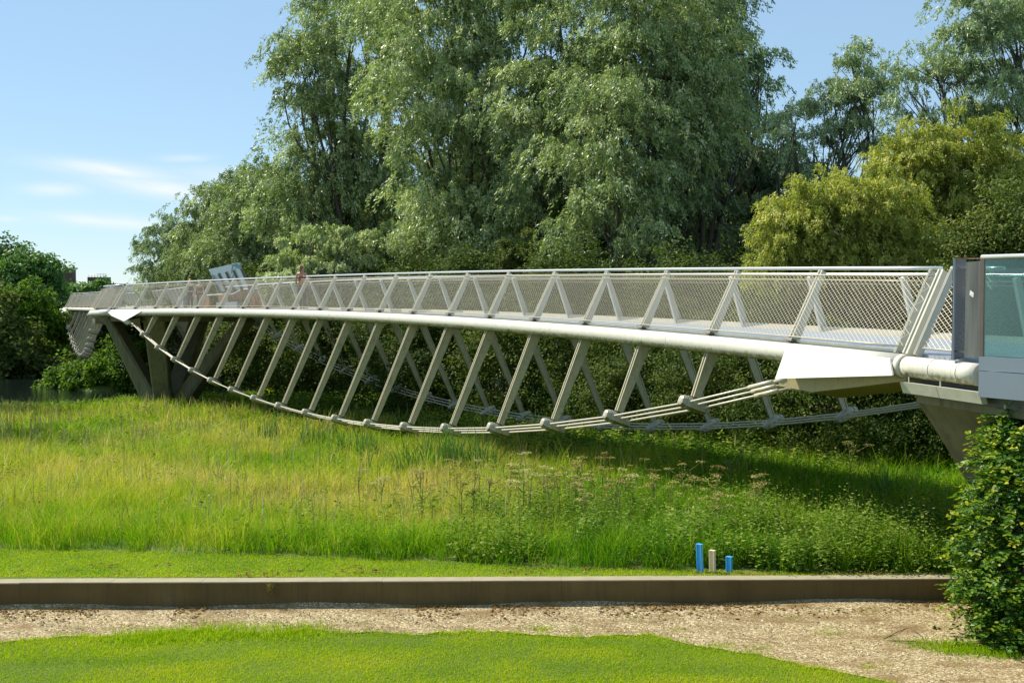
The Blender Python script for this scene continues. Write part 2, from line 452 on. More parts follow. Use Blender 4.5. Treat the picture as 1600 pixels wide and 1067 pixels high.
def gravel_mat():
    m, nt, out = new_mat('fine_beige_gravel')
    v = nt.nodes.new('ShaderNodeTexVoronoi'); v.inputs['Scale'].default_value = 55
    t = nt.nodes.new('ShaderNodeTexCoord'); nt.links.new(t.outputs['Object'], v.inputs['Vector'])
    sx = nt.nodes.new('ShaderNodeSeparateXYZ'); nt.links.new(v.outputs['Color'], sx.inputs[0])
    c = ramp(nt, sx.outputs[0], [(0, (0.10, 0.065, 0.025)), (0.4, (0.26, 0.19, 0.085)), (0.8, (0.44, 0.345, 0.18)), (1, (0.72, 0.62, 0.42))])
    n1 = noise(nt, 1.1, 6, mapped(nt, (1, 2.2, 1)), 0.65)
    c = mix(nt, math_(nt, 'MULTIPLY', math_(nt, 'SUBTRACT', n1, 0.48), 5.0, clamp=True), c, (0.17, 0.10, 0.03))
    n3 = noise(nt, 2.3, 5)
    c = mix(nt, math_(nt, 'MULTIPLY', math_(nt, 'SUBTRACT', n3, 0.585), 6.0, clamp=True), c, (0.16, 0.14, 0.02))
    pbr(nt, out, c, 0.9, 0, bump(nt, v.outputs['Distance'], 0.7, 0.01)); return m
M['gravel'] = gravel_mat()
xs = np.linspace(-9, 9, 181); rows = 14
E0 = edge_y(xs) - 0.02; E1 = wall_y(xs) - 0.13
T = np.linspace(0, 1, rows)[:, None]
PX = np.tile(xs, (rows, 1)); PY = E0 * (1 - T) + E1 * T
PZ = ground(PX, PY) + 0.006 + 0.008 * np.sin(PX * 3 + PY * 5) ** 2 + 0.05 * sstep(0.88, 1, T) * (0.5 + 0.5 * np.sin(PX * 1.7))
V = np.stack([PX, PY, PZ], -1).reshape(-1, 3)
i, j = np.meshgrid(np.arange(rows - 1), np.arange(180), indexing='ij'); a = (i * 181 + j).ravel()
tag(link('gravel_path', np_mesh('gravel_path', V, np.stack([a, a + 1, a + 182, a + 181], 1), M['gravel'], smooth=True)), kind='structure')

# pebbles
n = 9000
x = rng.uniform(-8.5, 8.5, n); t = rng.uniform(0.02, 1, n); y = edge_y(x) * (1 - t) + (wall_y(x) - 0.17) * t
octv = np.array([(1, 0, 0), (-1, 0, 0), (0, 1, 0), (0, -1, 0), (0, 0, 1), (0, 0, -1)], float)
octf = np.array([(0, 2, 4), (2, 1, 4), (1, 3, 4), (3, 0, 4), (2, 0, 5), (1, 2, 5), (3, 1, 5), (0, 3, 5)])
s = rng.uniform(0.004, 0.011, n) * (1 + 1.2 * (rng.rand(n) > .97))
sc = s[:, None] * rng.uniform(0.6, 1.4, (n, 3)) * np.array([1.2, 1.2, .6])
pos = np.stack([x, y, ground(x, y) + 0.012], 1)
V = (octv[None] * sc[:, None, :] + pos[:, None, :]).reshape(-1, 3)
F = (octf[None] + 6 * np.arange(n)[:, None, None]).reshape(-1, 3)
M['pebble'] = leaf_mat('pebble', [(0, (0.10, 0.07, 0.035)), (0.6, (0.32, 0.25, 0.14)), (1, (0.62, 0.55, 0.40))], None, 0.0, 0.85)
tag(link('gravel_stones', np_mesh('gravel_stones', V, F, M['pebble'], np.repeat(rng.rand(n), 8))),
    'loose beige stones strewn over the gravel path', 'gravel', kind='stuff')

# ------------------------------------------------------------------ blades
def blades(name, X, Y, H, W, tint, mat, lean=0.35, z=None, segs=2, parent=None, la=None, l=None):
    n = len(X); Z = ground(X, Y) if z is None else z
    ang = rng.uniform(0, 2 * math.pi, n); la = rng.uniform(0, 2 * math.pi, n) if la is None else la
    l = np.abs(rng.normal(0, lean, n)) if l is None else l; wx, wy = np.cos(ang) * W / 2, np.sin(ang) * W / 2
    lx, ly = np.cos(la) * l * H, np.sin(la) * l * H
    B = np.stack([X, Y, Z - 0.01], 1)
    w = np.stack([wx, wy, 0 * wx], 1)
    m1 = B + np.stack([lx * .28, ly * .28, H * .5], 1)
    top = B + np.stack([lx, ly, H * (1 - .25 * l)], 1)
    V = np.stack([B - w, B + w, m1 + w * .8, m1 - w * .8, top + w * .18, top - w * .18], 1).reshape(-1, 3)
    o = 6 * np.arange(n)[:, None]
    F = np.concatenate([o + np.array([[0, 1, 2, 3]]), o + np.array([[3, 2, 4, 5]])], 0)
    return link(name, np_mesh(name, V, F, mat, np.concatenate([tint, tint])), parent)

# front lawn
n = 290000
y = rng.uniform(13.9, 17.75, n); x = rng.uniform(-7.4, 7.2, n)
spill = rng.exponential(.07, n) * (rng.rand(n) < .25) + .9 * (vnoise(x, y, .28, 63) > .83) * rng.rand(n) * (vnoise(x, y, 1.2, 64) > .5)
k = (y < edge_y(x) + rng.normal(0, 0.03, n) + spill) & (y < wall_y(x) - .14); x, y = x[k], y[k]
nn = vnoise(x, y, 0.6, 3)
edge_d = edge_y(x) - y
h = rng.uniform(0.02, 0.042, len(x)) * (0.8 + 0.5 * nn) * (1 + 1.1 * np.exp(-(edge_d / 0.12) ** 2) * vnoise(x, y, 0.25, 9))
t = np.clip(0.34 + 0.36 * nn + .25 * (vnoise(x * .35, y * 2.2, .8, 65) - .4) + rng.normal(0, 0.16, len(x)) - .1 * vnoise(x, y, 2.0, 4) + .22 * (vnoise(x, y * 2, .9, 14) - .5), 0, 0.86)
t = np.where(rng.rand(len(x)) < 0.02, 1.0, t)
tag(blades('lawn_grass', x, y, h, rng.uniform(0.006, 0.011, len(x)), t, M['lawn'], 0.6), 'short mown grass in front of the gravel path', 'lawn', kind='stuff')
# clover / weeds in the front lawn
# mown strip behind the wall
strip = np.array([gpt(a, b, 0.39) for a, b in [(-200, 856), (0, 858), (150, 860), (300, 864), (450, 868), (600, 875), (750, 881), (850, 887), (1000, 889), (1180, 894), (1350, 897), (1600, 899)]])
def strip_y(X): return np.interp(X, strip[:, 0], strip[:, 1])
n = 150000
x = rng.uniform(-9, 8, n); y = rng.uniform(18.1, 21.2, n)
k = (y < strip_y(x) + rng.normal(0, 0.05, n)) & (y > wall_y(x) + .14); x, y = x[k], y[k]
nn = vnoise(x, y, 0.5, 5)
dry = np.exp(-((y - wall_y(x) - .2) / 0.3) ** 2) * 0.25 + sstep(1, 6, x) * 0.22
t = np.clip(0.25 + 0.38 * nn + dry + rng.normal(0, 0.14, len(x)), 0, 1)
tag(blades('lawn_strip', x, y, rng.uniform(0.025, 0.05, len(x)), rng.uniform(0.008, 0.014, len(x)), t, M['lawn'], 0.6), 'mown grass strip on top of the low concrete wall', 'grass', kind='stuff')

# brown clods of dead grass (on strip, along wall foot)
def clods(name, X, Y, Z, s, label, parent=None):
    n = len(X)
    V = (octv[None] * (s[:, None] * rng.uniform(0.5, 1.5, (n, 3)) * np.array([1.5, 1.2, .5]))[:, None, :] + np.stack([X, Y, Z], 1)[:, None, :])
    V = V + rng.normal(0, 1, V.shape) * (s * .25)[:, None, None]
    F = (octf[None] + 6 * np.arange(n)[:, None, None]).reshape(-1, 3)
    tag(link(name, np_mesh(name, V.reshape(-1, 3), F, M['litter'], np.repeat(rng.uniform(0, .7, n), 8))), label, 'dead grass', kind='stuff')
x = rng.uniform(-9, 7, 5200); x2 = x; y = wall_y(x) - 0.16 - np.abs(rng.normal(0, .13, 5200)) - .5 * rng.rand(5200) * (rng.rand(5200) < .25)
k = vnoise(x, y * 0, .5, 21) > .42; x, y = x[k], y[k]
clods('dead_grass_litter', x, y, ground(x, y) + .02, rng.uniform(.006, .02, len(x)), 'brown dry grass litter along the foot of the wall')
x = rng.uniform(-9, 8, 1500); y = wall_y(x) + .2 + rng.uniform(0, .9, 1500); k = vnoise(x, y, .4, 22) > .6; x, y = x[k], y[k]
clods('grass_cuttings', x, y, ground(x, y) + .03, rng.uniform(.006, .02, len(x)), 'brown mown cuttings lying on the grass strip')

# meadow
def meadow_pts(n, y0, y1, pad=1.05):
    y = np.sqrt(rng.uniform(y0 ** 2, y1 ** 2, n)); x = rng.uniform(-1, 1, n) * (y * 0.405 * pad + .6)
    k = (y > strip_y(x)) & (y < bank_y(x) + 2.0)
    return x[k], y[k]
MX = []
TB = 13
for n, y0, y1, w0, hs in ((8200, 18.5, 26, .0095, .92), (10500, 26, 40, .015, .92), (10000, 40, 76, .028, .9)):
    cx0, cy0 = meadow_pts(n, y0, y1)
    big = vnoise(cx0, cy0, 3.0, 11); sm = vnoise(cx0, cy0, 0.9, 12)
    near = np.exp(-((cy0 - strip_y(cx0)) / 1.0) ** 2)
    dryband = np.exp(-((cy0 - 27) / 5.0) ** 2) * sstep(2.5, -4, cx0) + .35 * np.exp(-((cy0 - 40) / 7.0) ** 2)
    pat = vnoise(cx0, cy0 * .6, 1.7, 61) + .6 * vnoise(cx0, cy0 * .7, .6, 62)
    tt_ = -0.02 + 0.34 * big + 0.16 * sm + .36 * pat + 0.46 * dryband * (0.3 + 1.0 * vnoise(cx0, cy0, 1.5, 13)) - 0.14 * near - .16 * sstep(-1, 4, cx0) + rng.normal(0, .13, len(cx0))
    th_ = (0.12 + 0.52 * big * sm + .10 * (1.6 - pat) + 0.22 * rng.rand(len(cx0)) ** 2 + .12 * near) * hs * (1 + .6 * (rng.rand(len(cx0)) < .06))
    th_ = th_ * np.where(cy0 < strip_y(cx0) + .25, .55, 1)
    th_ = th_ * np.where(cy0 > bank_y(cx0) - 6, .5, 1)
    m_ = len(cx0); a_ = rng.uniform(0, 6.283, (m_, TB)); q_ = np.abs(rng.normal(0, 1, (m_, TB)))
    rad = (.05 + .10 * rng.rand(m_, 1)) * (1 + (y0 > 39) * .8)
    x = (cx0[:, None] + np.cos(a_) * q_ * rad).ravel(); y = (cy0[:, None] + np.sin(a_) * q_ * rad).ravel()
    h = (th_[:, None] * rng.uniform(.5, 1.25, (m_, TB))).ravel()
    l = np.clip(.25 + .25 * q_ + rng.normal(0, .22, q_.shape), 0, .95).ravel()
    t = np.clip(np.repeat(tt_, TB) + rng.normal(0, .12, m_ * TB) + (rng.rand(m_ * TB) < .05) * .35, 0, 1)
    MX.append((x, y, h, w0 * rng.uniform(.6, 1.4, len(x)), t, a_.ravel() + rng.normal(0, .6, len(x)), l))
x, y, h, w, t, la_, l_ = [np.concatenate(q) for q in zip(*MX)]
k = (y > wall_y(x) + .3) & ~((x > 2.5) & (x < 3.6) & (y < 18.78))
tag(blades('meadow_grass', x[k], y[k], h[k], w[k], t[k], M['meadow'], 0.4, la=la_[k], l=l_[k]), 'tall uncut meadow grass sloping down beneath the footbridge', 'grass', kind='stuff')

# seed heads: thin dry stalks
x, y = meadow_pts(9500, 20.5, 62)
k = (vnoise(x, y, 2.5, 31) > .38) & ((x < 2) | (rng.rand(len(x)) < .3)); x, y = x[k], y[k]
tag(blades('meadow_seed_stalks', x, y, rng.uniform(.55, .95, len(x)), .005 + .0005 * y, rng.uniform(.4, 1, len(x)), M['umbel'], .3), 'thin dry seed stalks standing above the meadow grass', 'grass', kind='stuff')

# ------------------------------------------------------------------ leaf clouds
def leaf_quads(C, D1, N, L, Wd):
    """rhombus leaves: centres C, long dir D1, rough normals N"""
    D1 = D1 / np.linalg.norm(D1, axis=1, keepdims=True)
    S_ = np.cross(D1, N); S_ /= (np.linalg.norm(S_, axis=1, keepdims=True) + 1e-9)
    n = len(C); L = np.broadcast_to(np.asarray(L), (n,))[:, None] / 2; Wd = np.broadcast_to(np.asarray(Wd), (n,))[:, None] / 2
    V = np.stack([C - D1 * L, C + S_ * Wd - D1 * L * .1, C + D1 * L, C - S_ * Wd - D1 * L * .1], 1).reshape(-1, 3)
    F = np.arange(4 * n).reshape(-1, 4)
    return V, F
def randn3(n): 
    v = rng.normal(0, 1, (n, 3)); return v / np.linalg.norm(v, axis=1, keepdims=True)

def ell_pts(ells, n, lo=0.5, seedn=0.18):
    """points spread through the outer part of a set of ellipsoids (c, r)"""
    w = np.array([max(r[0] * r[2], r[0] * r[1], r[1] * r[2]) for c, r in ells]); w = w / w.sum()
    idx = rng.choice(len(ells), n, p=w)
    Cc = np.array([e[0] for e in ells])[idx]; Rr = np.array([e[1] for e in ells])[idx]
    d = randn3(n)
    lump = 1 + seedn * np.sin(d[:, 0] * 7 + idx) * np.sin(d[:, 2] * 6 + 2 * idx) + seedn * np.sin(d[:, 1] * 11 + idx * 3) * np.cos(d[:, 2] * 9)
    r = rng.uniform(lo ** 2, 1, n) ** 0.5 * lump
    return Cc + d * Rr * r[:, None], d, idx

def crown_willow(name, ells, n_str, per, L, Wd, droop, mat, parent, lo=.45, bias=0.0, sub=20):
    ns = max(14, n_str // max(6, int(sub * .8)))
    Cs, ds, _ = ell_pts(ells, ns, lo + .1, .26)
    rs = droop * rng.uniform(.45, 1.15, ns) * .62
    ix = rng.randint(0, ns, n_str)
    e = randn3(n_str); e[:, 2] = np.abs(e[:, 2]) * .9 - .25
    e = e + ds[ix] * .55
    P0 = Cs[ix] + e * rs[ix][:, None] * (rng.rand(n_str, 1) ** .4) * np.array([1.15, 1.15, .8])
    ln = rng.uniform(.35, 1.1, n_str) * droop * .62
    T = rng.rand(n_str, per)
    out = e * np.array([1, 1, .5])
    hor = rng.normal(0, .25, (n_str, 3)); hor[:, 2] = 0
    base = P0[:, None, :] + (out * .6 + hor)[:, None, :] * (T[..., None] ** .6) * ln[:, None, None] * .7
    base[..., 2] += ln[:, None] * (0.3 * T - 1.0 * T ** 1.8)
    C = base.reshape(-1, 3) + rng.normal(0, .055 * droop ** .5, (n_str * per, 3))
    nl = len(C)
    D1 = rng.normal(0, .5, (nl, 3)) + np.array([0, 0, -.8]) + np.repeat(out, per, 0) * .5
    N = randn3(nl) + np.array([-.3, -.2, .6])
    V, F = leaf_quads(C, D1, N, L * rng.uniform(.5, 1.3, nl), Wd * rng.uniform(.7, 1.3, nl))
    tint = np.clip(rng.normal(0, .13, ns)[ix].repeat(per) + np.repeat(rng.normal(.42 + bias, .13, n_str), per) + rng.normal(0, .20, nl), 0, 1)
    return link(name, np_mesh(name, V, F, mat, tint), parent)

def crown_broad(name, ells, n_cl, per, r, L, Wd, mat, parent, lo=.55, bias=0.0, up=.7):
    ns = max(8, n_cl // 9)
    Cs, ds, _ = ell_pts(ells, ns, lo, .25)
    ix = rng.randint(0, ns, n_cl); e = randn3(n_cl) + ds[ix] * .6 + np.array([0, 0, .25])
    P0 = Cs[ix] + e * r * 1.5 * rng.uniform(.5, 1.2, ns)[ix][:, None]; d = e
    q = randn3(n_cl * per) * (rng.rand(n_cl * per, 1) ** .5) * r * np.array([1.2, 1.2, .7])
    C = np.repeat(P0, per, 0) + q * np.repeat(rng.uniform(.5, 1.3, n_cl), per)[:, None]
    nl = len(C)
    N = randn3(nl) + np.array([0, 0, up]) + np.repeat(d, per, 0) * .4
    D1 = np.cross(N, randn3(nl))
    V, F = leaf_quads(C, D1, N, L * rng.uniform(.6, 1.3, nl), Wd * rng.uniform(.7, 1.3, nl))
    tint = np.clip(np.repeat(rng.normal(.45 + bias, .15, n_cl), per) + rng.normal(0, .16, nl), 0, 1)
    return link(name, np_mesh(name, V, F, mat, tint), parent)

def limb(mb, p0, p1, r0, r1, bend=.15, n=6):
    p0 = Vector(p0); p1 = Vector(p1); L = (p1 - p0).length
    off = Vector(rng.normal(0, 1, 3)) * L * bend * .5
    pts = []; rs = []
    for i in range(n + 1):
        t = i / n
        q = p0.lerp(p1, t) + off * math.sin(math.pi * t) + Vector((0, 0, -L * bend * .4)) * math.sin(math.pi * t)
        pts.append(q); rs.append(r0 + (r1 - r0) * t)
    mb.tube(pts, rs, 7)
    return pts

def E_px(D, lst, dk=1.0):
    """ellipsoids from (photo x, photo y, rx px, ry px[, extra depth])"""
    out = []
    for q in lst:
        dd = D + (q[4] if len(q) > 4 else 0)
        c = P(q[0], q[1], dd); rx = q[2] / FPX * dd; rz = q[3] / FPX * dd
        out.append((np.array(c), np.array([rx, min(rx, rz) * .9 * dk + .1, rz])))
    return out

def tree(name, label, cat, D, basex, ells, style, mat, bark, n, per, L, Wd, droop=1.4, trunk=.3, group=None, bias=0., lo=.45, lean=0, subs=3, bl_r=.5, sub=20):
    b = P(basex, 600, D); z0 = float(ground(b.x, b.y))
    root = empty(name, (b.x, b.y, z0), label, cat, group)
    es = E_px(D, ells)
    zc = min(e[0][2] for e in es)
    mb = MB()
    fork = Vector((b.x + lean, b.y, z0 + max(.6, (zc - z0) * .45)))
    mb.tube([Vector((b.x, b.y, z0 - .2)), Vector((b.x + lean * .3, b.y, z0 + (fork.z - z0) * .4)), fork], [trunk * 1.25, trunk, trunk * .85], 9)
    for c, r in es:
        c = Vector(c); top = c + Vector((0, 0, float(r[2]) * .45))
        pts = limb(mb, fork, top, trunk * .5, .03, .12, 8)
        for k_ in range(subs):
            d = Vector(randn3(1)[0]); d.z = abs(d.z) * .7
            e = c + Vector((d.x * r[0], d.y * r[1], d.z * r[2])) * .7
            pp = limb(mb, pts[3 + k_ % 5], e, trunk * .16 + .02, .012, .15, 6)
            for q_ in range(2):
                d = Vector(randn3(1)[0]); e2 = c + Vector((d.x * r[0], d.y * r[1], d.z * r[2])) * .78
                limb(mb, pp[2 + q_ * 2], e2, .03, .008, .12, 4)
    mb.build('trunk', bark, root)
    if style == 'willow': crown_willow('crown', es, n, per, L, Wd, droop, mat, root, lo, bias, sub)
    else: crown_broad('crown', es, n, per, bl_r, L, Wd, mat, root, lo, bias)
    return root

exec_trees = True
W_, B_ = 'willow', 'broad'
# big silver willows behind the bridge
tree('willow_tree', 'tall silvery willow at the left end of the big row, sky to its left', 'tree', 76, 560,
     [(555, 50, 68, 72), (495, 110, 46, 54), (590, 170, 70, 80, 3), (515, 215, 56, 62), (460, 300, 48, 52), (560, 300, 80, 80, 2), (490, 355, 60, 52), (462, 88, 22, 26), (620, 30, 50, 56, 2), (630, 340, 64, 74)],
     W_, M['willow'], M['bark'], 5200, 34, .24, .065, 2.2, .45)
tree('willow_tree', 'broad willow with a bright drooping crown left of the centre of the row', 'tree', 66, 745,
     [(700, 60, 110, 110), (650, 160, 70, 80, -2), (760, 170, 100, 100, -2), (700, 250, 90, 90), (720, 340, 75, 70, -3), (780, -30, 100, 90), (670, 20, 75, 90), (800, 290, 70, 80)],
     W_, M['willow'], M['bark'], 4860, 34, .24, .065, 2.0, .4, bias=.12)
tree('willow_tree', 'tall willow in the centre of the row showing bare forked branches near its top', 'tree', 60, 880,
     [(860, 150, 80, 90), (830, -60, 55, 70, 2), (900, 250, 80, 100, -1), (850, 350, 75, 75), (900, 50, 70, 80), (940, 150, 60, 80)],
     W_, M['willow'], M['bark'], 3105, 34, .22, .06, 1.8, .38, bias=.05)
tree('willow_tree', 'willow with long pale drooping curtains right of the centre of the row', 'tree', 56, 985,
     [(1010, -10, 95, 90), (1000, 110, 95, 100), (960, 220, 80, 95, -2), (1060, 180, 80, 90), (960, 330, 65, 80, -3), (1050, 60, 90, 100)],
     W_, M['willow'], M['bark'], 4050, 34, .2, .055, 1.8, .38, bias=.05)
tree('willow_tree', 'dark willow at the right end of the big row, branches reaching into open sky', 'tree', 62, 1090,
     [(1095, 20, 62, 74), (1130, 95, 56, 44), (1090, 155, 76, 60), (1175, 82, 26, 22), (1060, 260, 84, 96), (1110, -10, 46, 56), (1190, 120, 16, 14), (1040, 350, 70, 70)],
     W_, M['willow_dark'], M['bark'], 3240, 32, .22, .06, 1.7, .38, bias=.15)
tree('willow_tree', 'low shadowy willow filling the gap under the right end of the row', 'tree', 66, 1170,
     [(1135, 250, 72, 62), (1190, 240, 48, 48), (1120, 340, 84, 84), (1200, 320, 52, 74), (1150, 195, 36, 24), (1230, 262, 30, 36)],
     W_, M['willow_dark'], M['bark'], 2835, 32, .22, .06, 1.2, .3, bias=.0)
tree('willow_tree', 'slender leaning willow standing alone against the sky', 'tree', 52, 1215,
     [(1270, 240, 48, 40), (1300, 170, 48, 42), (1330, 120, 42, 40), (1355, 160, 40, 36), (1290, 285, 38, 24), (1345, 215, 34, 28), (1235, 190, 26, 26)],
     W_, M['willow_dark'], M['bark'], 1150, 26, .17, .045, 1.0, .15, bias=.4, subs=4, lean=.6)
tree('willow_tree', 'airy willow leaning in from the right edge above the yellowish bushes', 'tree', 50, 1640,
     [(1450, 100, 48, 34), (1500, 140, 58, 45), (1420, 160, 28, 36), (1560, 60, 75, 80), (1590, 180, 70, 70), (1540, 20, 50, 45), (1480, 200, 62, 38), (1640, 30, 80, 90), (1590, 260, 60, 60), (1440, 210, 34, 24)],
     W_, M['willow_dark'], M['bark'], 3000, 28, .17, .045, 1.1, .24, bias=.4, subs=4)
# smaller willows at left
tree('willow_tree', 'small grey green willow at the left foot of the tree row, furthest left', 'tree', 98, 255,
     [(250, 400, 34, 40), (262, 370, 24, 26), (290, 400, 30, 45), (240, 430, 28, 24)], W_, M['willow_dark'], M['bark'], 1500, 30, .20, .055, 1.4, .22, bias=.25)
tree('willow_tree', 'rounded grey green willow behind the small leftmost one', 'tree', 94, 310,
     [(310, 350, 32, 34), (335, 390, 48, 50), (300, 400, 30, 40), (345, 325, 30, 28)], W_, M['willow'], M['bark'], 2000, 30, .20, .055, 1.5, .25, bias=.0)
tree('willow_tree', 'mid sized willow stepping up between the small ones and the tall row', 'tree', 88, 395,
     [(380, 320, 45, 45), (405, 290, 35, 35), (400, 380, 60, 60), (360, 400, 50, 50)], W_, M['willow'], M['bark'], 2700, 32, .20, .055, 1.7, .28, bias=.0)
tree('willow_shrub', 'light green willow shrub behind the walking woman', 'shrub', 70, 500,
     [(490, 400, 50, 45), (540, 410, 50, 40), (460, 430, 35, 30), (590, 400, 40, 40)], W_, M['willow'], M['bark'], 1500, 30, .2, .06, 1.0, .15, bias=.3)
tree('willow_shrub', 'brownish green willow shrub behind the middle of the bridge railing', 'shrub', 56, 800,
     [(790, 400, 45, 45), (820, 430, 50, 40), (760, 440, 40, 36)], W_, M['bush'], M['bark'], 1200, 30, .17, .05, .7, .12, bias=.3)
# olive bushes right
tree('olive_willow_bush', 'wide yellow green bush above the railing left of the other yellowish bush', 'bush', 36, 1310,
     [(1240, 370, 55, 55), (1300, 340, 60, 58), (1370, 330, 62, 52), (1220, 420, 45, 40), (1330, 410, 70, 50), (1400, 400, 60, 50), (1265, 315, 30, 25)],
     W_, M['olive'], M['bark'], 4600, 30, .12, .034, .62, .12, bias=.12, lo=.5, sub=11)
tree('olive_willow_bush', 'taller yellow green bush at the right behind the glass balustrade', 'bush', 39, 1480,
     [(1430, 250, 60, 45), (1500, 230, 62, 48), (1480, 310, 75, 55), (1560, 280, 60, 60), (1450, 370, 60, 55), (1530, 380, 70, 60), (1400, 290, 40, 35)],
     W_, M['olive'], M['bark'], 4600, 30, .13, .036, .68, .13, bias=.08, lo=.5, sub=11)
tree('dark_bush', 'dark brownish green bush at the right edge above the glass balustrade', 'bush', 33, 1600,
     [(1590, 350, 50, 48), (1560, 400, 50, 40), (1620, 410, 60, 60)], B_, M['bush'], M['bark'], 900, 40, .10, .06, trunk=.1, bias=.25, bl_r=.4)

# understorey beyond the bridge: dark shrubs
def far_edge_xy(t): pass
und = [(350, 520, 88), (400, 530, 84), (450, 500, 78), (500, 560, 66), (560, 500, 66), (600, 560, 55), (650, 500, 56), (690, 570, 51), (740, 490, 52), (800, 560, 47), (860, 500, 48),
       (900, 580, 44), (950, 490, 46), (1010, 580, 40), (1060, 500, 43), (1110, 580, 37), (1160, 500, 40), (1210, 580, 34), (1270, 500, 36), (1310, 590, 32), (1370, 510, 35), (1410, 600, 31),
       (1480, 520, 34), (1500, 620, 30), (1570, 500, 33), (1600, 600, 29)]
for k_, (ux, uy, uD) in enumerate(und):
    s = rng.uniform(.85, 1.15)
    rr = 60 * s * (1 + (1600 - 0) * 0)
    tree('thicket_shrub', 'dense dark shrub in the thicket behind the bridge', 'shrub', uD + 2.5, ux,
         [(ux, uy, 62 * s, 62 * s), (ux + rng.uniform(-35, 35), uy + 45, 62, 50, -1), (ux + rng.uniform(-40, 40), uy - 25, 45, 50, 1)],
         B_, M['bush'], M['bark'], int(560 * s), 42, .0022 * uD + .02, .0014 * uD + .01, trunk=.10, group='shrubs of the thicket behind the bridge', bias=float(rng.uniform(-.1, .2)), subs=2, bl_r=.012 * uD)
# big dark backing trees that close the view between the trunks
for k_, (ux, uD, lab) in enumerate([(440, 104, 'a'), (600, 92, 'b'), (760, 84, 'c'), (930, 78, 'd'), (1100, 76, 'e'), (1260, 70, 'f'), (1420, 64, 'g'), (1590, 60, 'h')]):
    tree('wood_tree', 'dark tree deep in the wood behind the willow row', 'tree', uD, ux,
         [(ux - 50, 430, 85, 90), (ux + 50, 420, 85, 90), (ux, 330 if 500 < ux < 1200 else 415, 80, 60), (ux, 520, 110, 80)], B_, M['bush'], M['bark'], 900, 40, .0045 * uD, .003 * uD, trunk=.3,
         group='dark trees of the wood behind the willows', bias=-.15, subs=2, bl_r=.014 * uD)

# trees standing just left of the view, their shade falls on the meadow
for ox, oy, orr, oh, lab in ((-29, 60.5, 3.0, 8.5, 'leafy tree just beyond the left edge of the view, shading the far meadow'), (-22.5, 44.5, 2.5, 8.0, 'smaller leafy tree just beyond the left edge, nearer the path')):
    gz = float(ground(ox, oy)); rt_ = empty('broadleaf_tree', (ox, oy, gz), lab, 'tree')
    mbt = MB(); mbt.tube([Vector((ox, oy, gz - .2)), Vector((ox + .2, oy, gz + oh * .9))], [.25, .08], 8); mbt.build('trunk', M['bark'], rt_)
    crown_broad('crown', [(np.array([ox, oy, gz + oh]), np.array([orr, orr, orr * .8]))], 330, 40, .6, .22, .14, M['broad'], rt_)
# left bank
tree('broadleaf_tree', 'dark green spreading tree at the left edge, tallest by the river', 'tree', 145, -10,
     [(-10, 446, 46, 42), (16, 428, 24, 22), (-15, 414, 30, 20), (20, 470, 36, 40), (0, 510, 50, 50)], B_, M['broad'], M['bark'], 1300, 44, .5, .32, trunk=.5, bias=.0, bl_r=1.1)
tree('broadleaf_tree', 'lighter green round topped tree in front of the brown buildings', 'tree', 140, 62,
     [(48, 435, 28, 20), (60, 460, 20, 16), (60, 492, 24, 28), (45, 510, 42, 50)], B_, M['broad'], M['bark'], 1100, 44, .45, .3, trunk=.4, bias=.3, bl_r=1.0)
tree('broadleaf_tree', 'small bright tree top between the two brown rooftop blocks', 'tree', 170, 128,
     [(120, 459, 12, 6), (148, 459, 14, 6), (130, 478, 30, 14)], B_, M['broad'], M['bark'], 420, 36, .4, .28, trunk=.4, bias=.5, bl_r=.7)
tree('riverside_bush', 'yellow green pointed bush on the left river bank', 'bush', 112, 45,
     [(58, 490, 16, 26), (50, 520, 26, 38), (40, 555, 36, 40), (62, 565, 24, 34), (85, 585, 22, 22)], B_, M['herb'], M['bark'], 700, 40, .4, .2, trunk=.15, bias=-.2, bl_r=.8)
tree('riverside_bush', 'dull green bush at the far left river bank', 'bush', 105, 0,
     [(5, 550, 40, 44), (-20, 560, 40, 40), (30, 590, 45, 22), (-10, 510, 28, 24), (60, 596, 36, 14)], B_, M['bush'], M['bark'], 800, 40, .4, .25, trunk=.15, bias=.25, bl_r=.8)
tree('riverside_bush', 'reddish brown thin bush below the left end of the bridge', 'bush', 123, 96,
     [(88, 515, 14, 22), (98, 550, 16, 22), (88, 570, 22, 28)], B_, M['umbel'], M['bark'], 170, 34, .3, .16, trunk=.12, bias=-.35, bl_r=.7)
for q_, (ax, ay, aD, lab) in enumerate([(112, 600, 93, 'low leafy bush at the left tip of the river island'), (150, 592, 91, 'bright leafy bush in the middle of the river island'),
                       (190, 585, 90, 'shaded bush at the right end of the river island beside the pier'), (205, 560, 97, 'taller bush behind the others on the river island')]):
    tree('island_bush', lab, 'bush', aD, ax, [(ax, ay, 34, 24), (ax + 14, ay + 14, 30, 22), (ax - 12, ay + 10, 26, 18)], B_, M['herb'], M['bark'], 380, 36, .26, .15, trunk=.06, bias=-.2 + .12 * (q_ == 1), bl_r=.5)
tree('riverside_bush', 'dark bush filling the view under the left bridge pier', 'bush', 108, 230,
     [(200, 560, 50, 45), (260, 540, 50, 60), (300, 520, 40, 60), (230, 600, 60, 30)], B_, M['bush'], M['bark'], 800, 40, .4, .25, trunk=.2, bias=-.1, bl_r=.8)
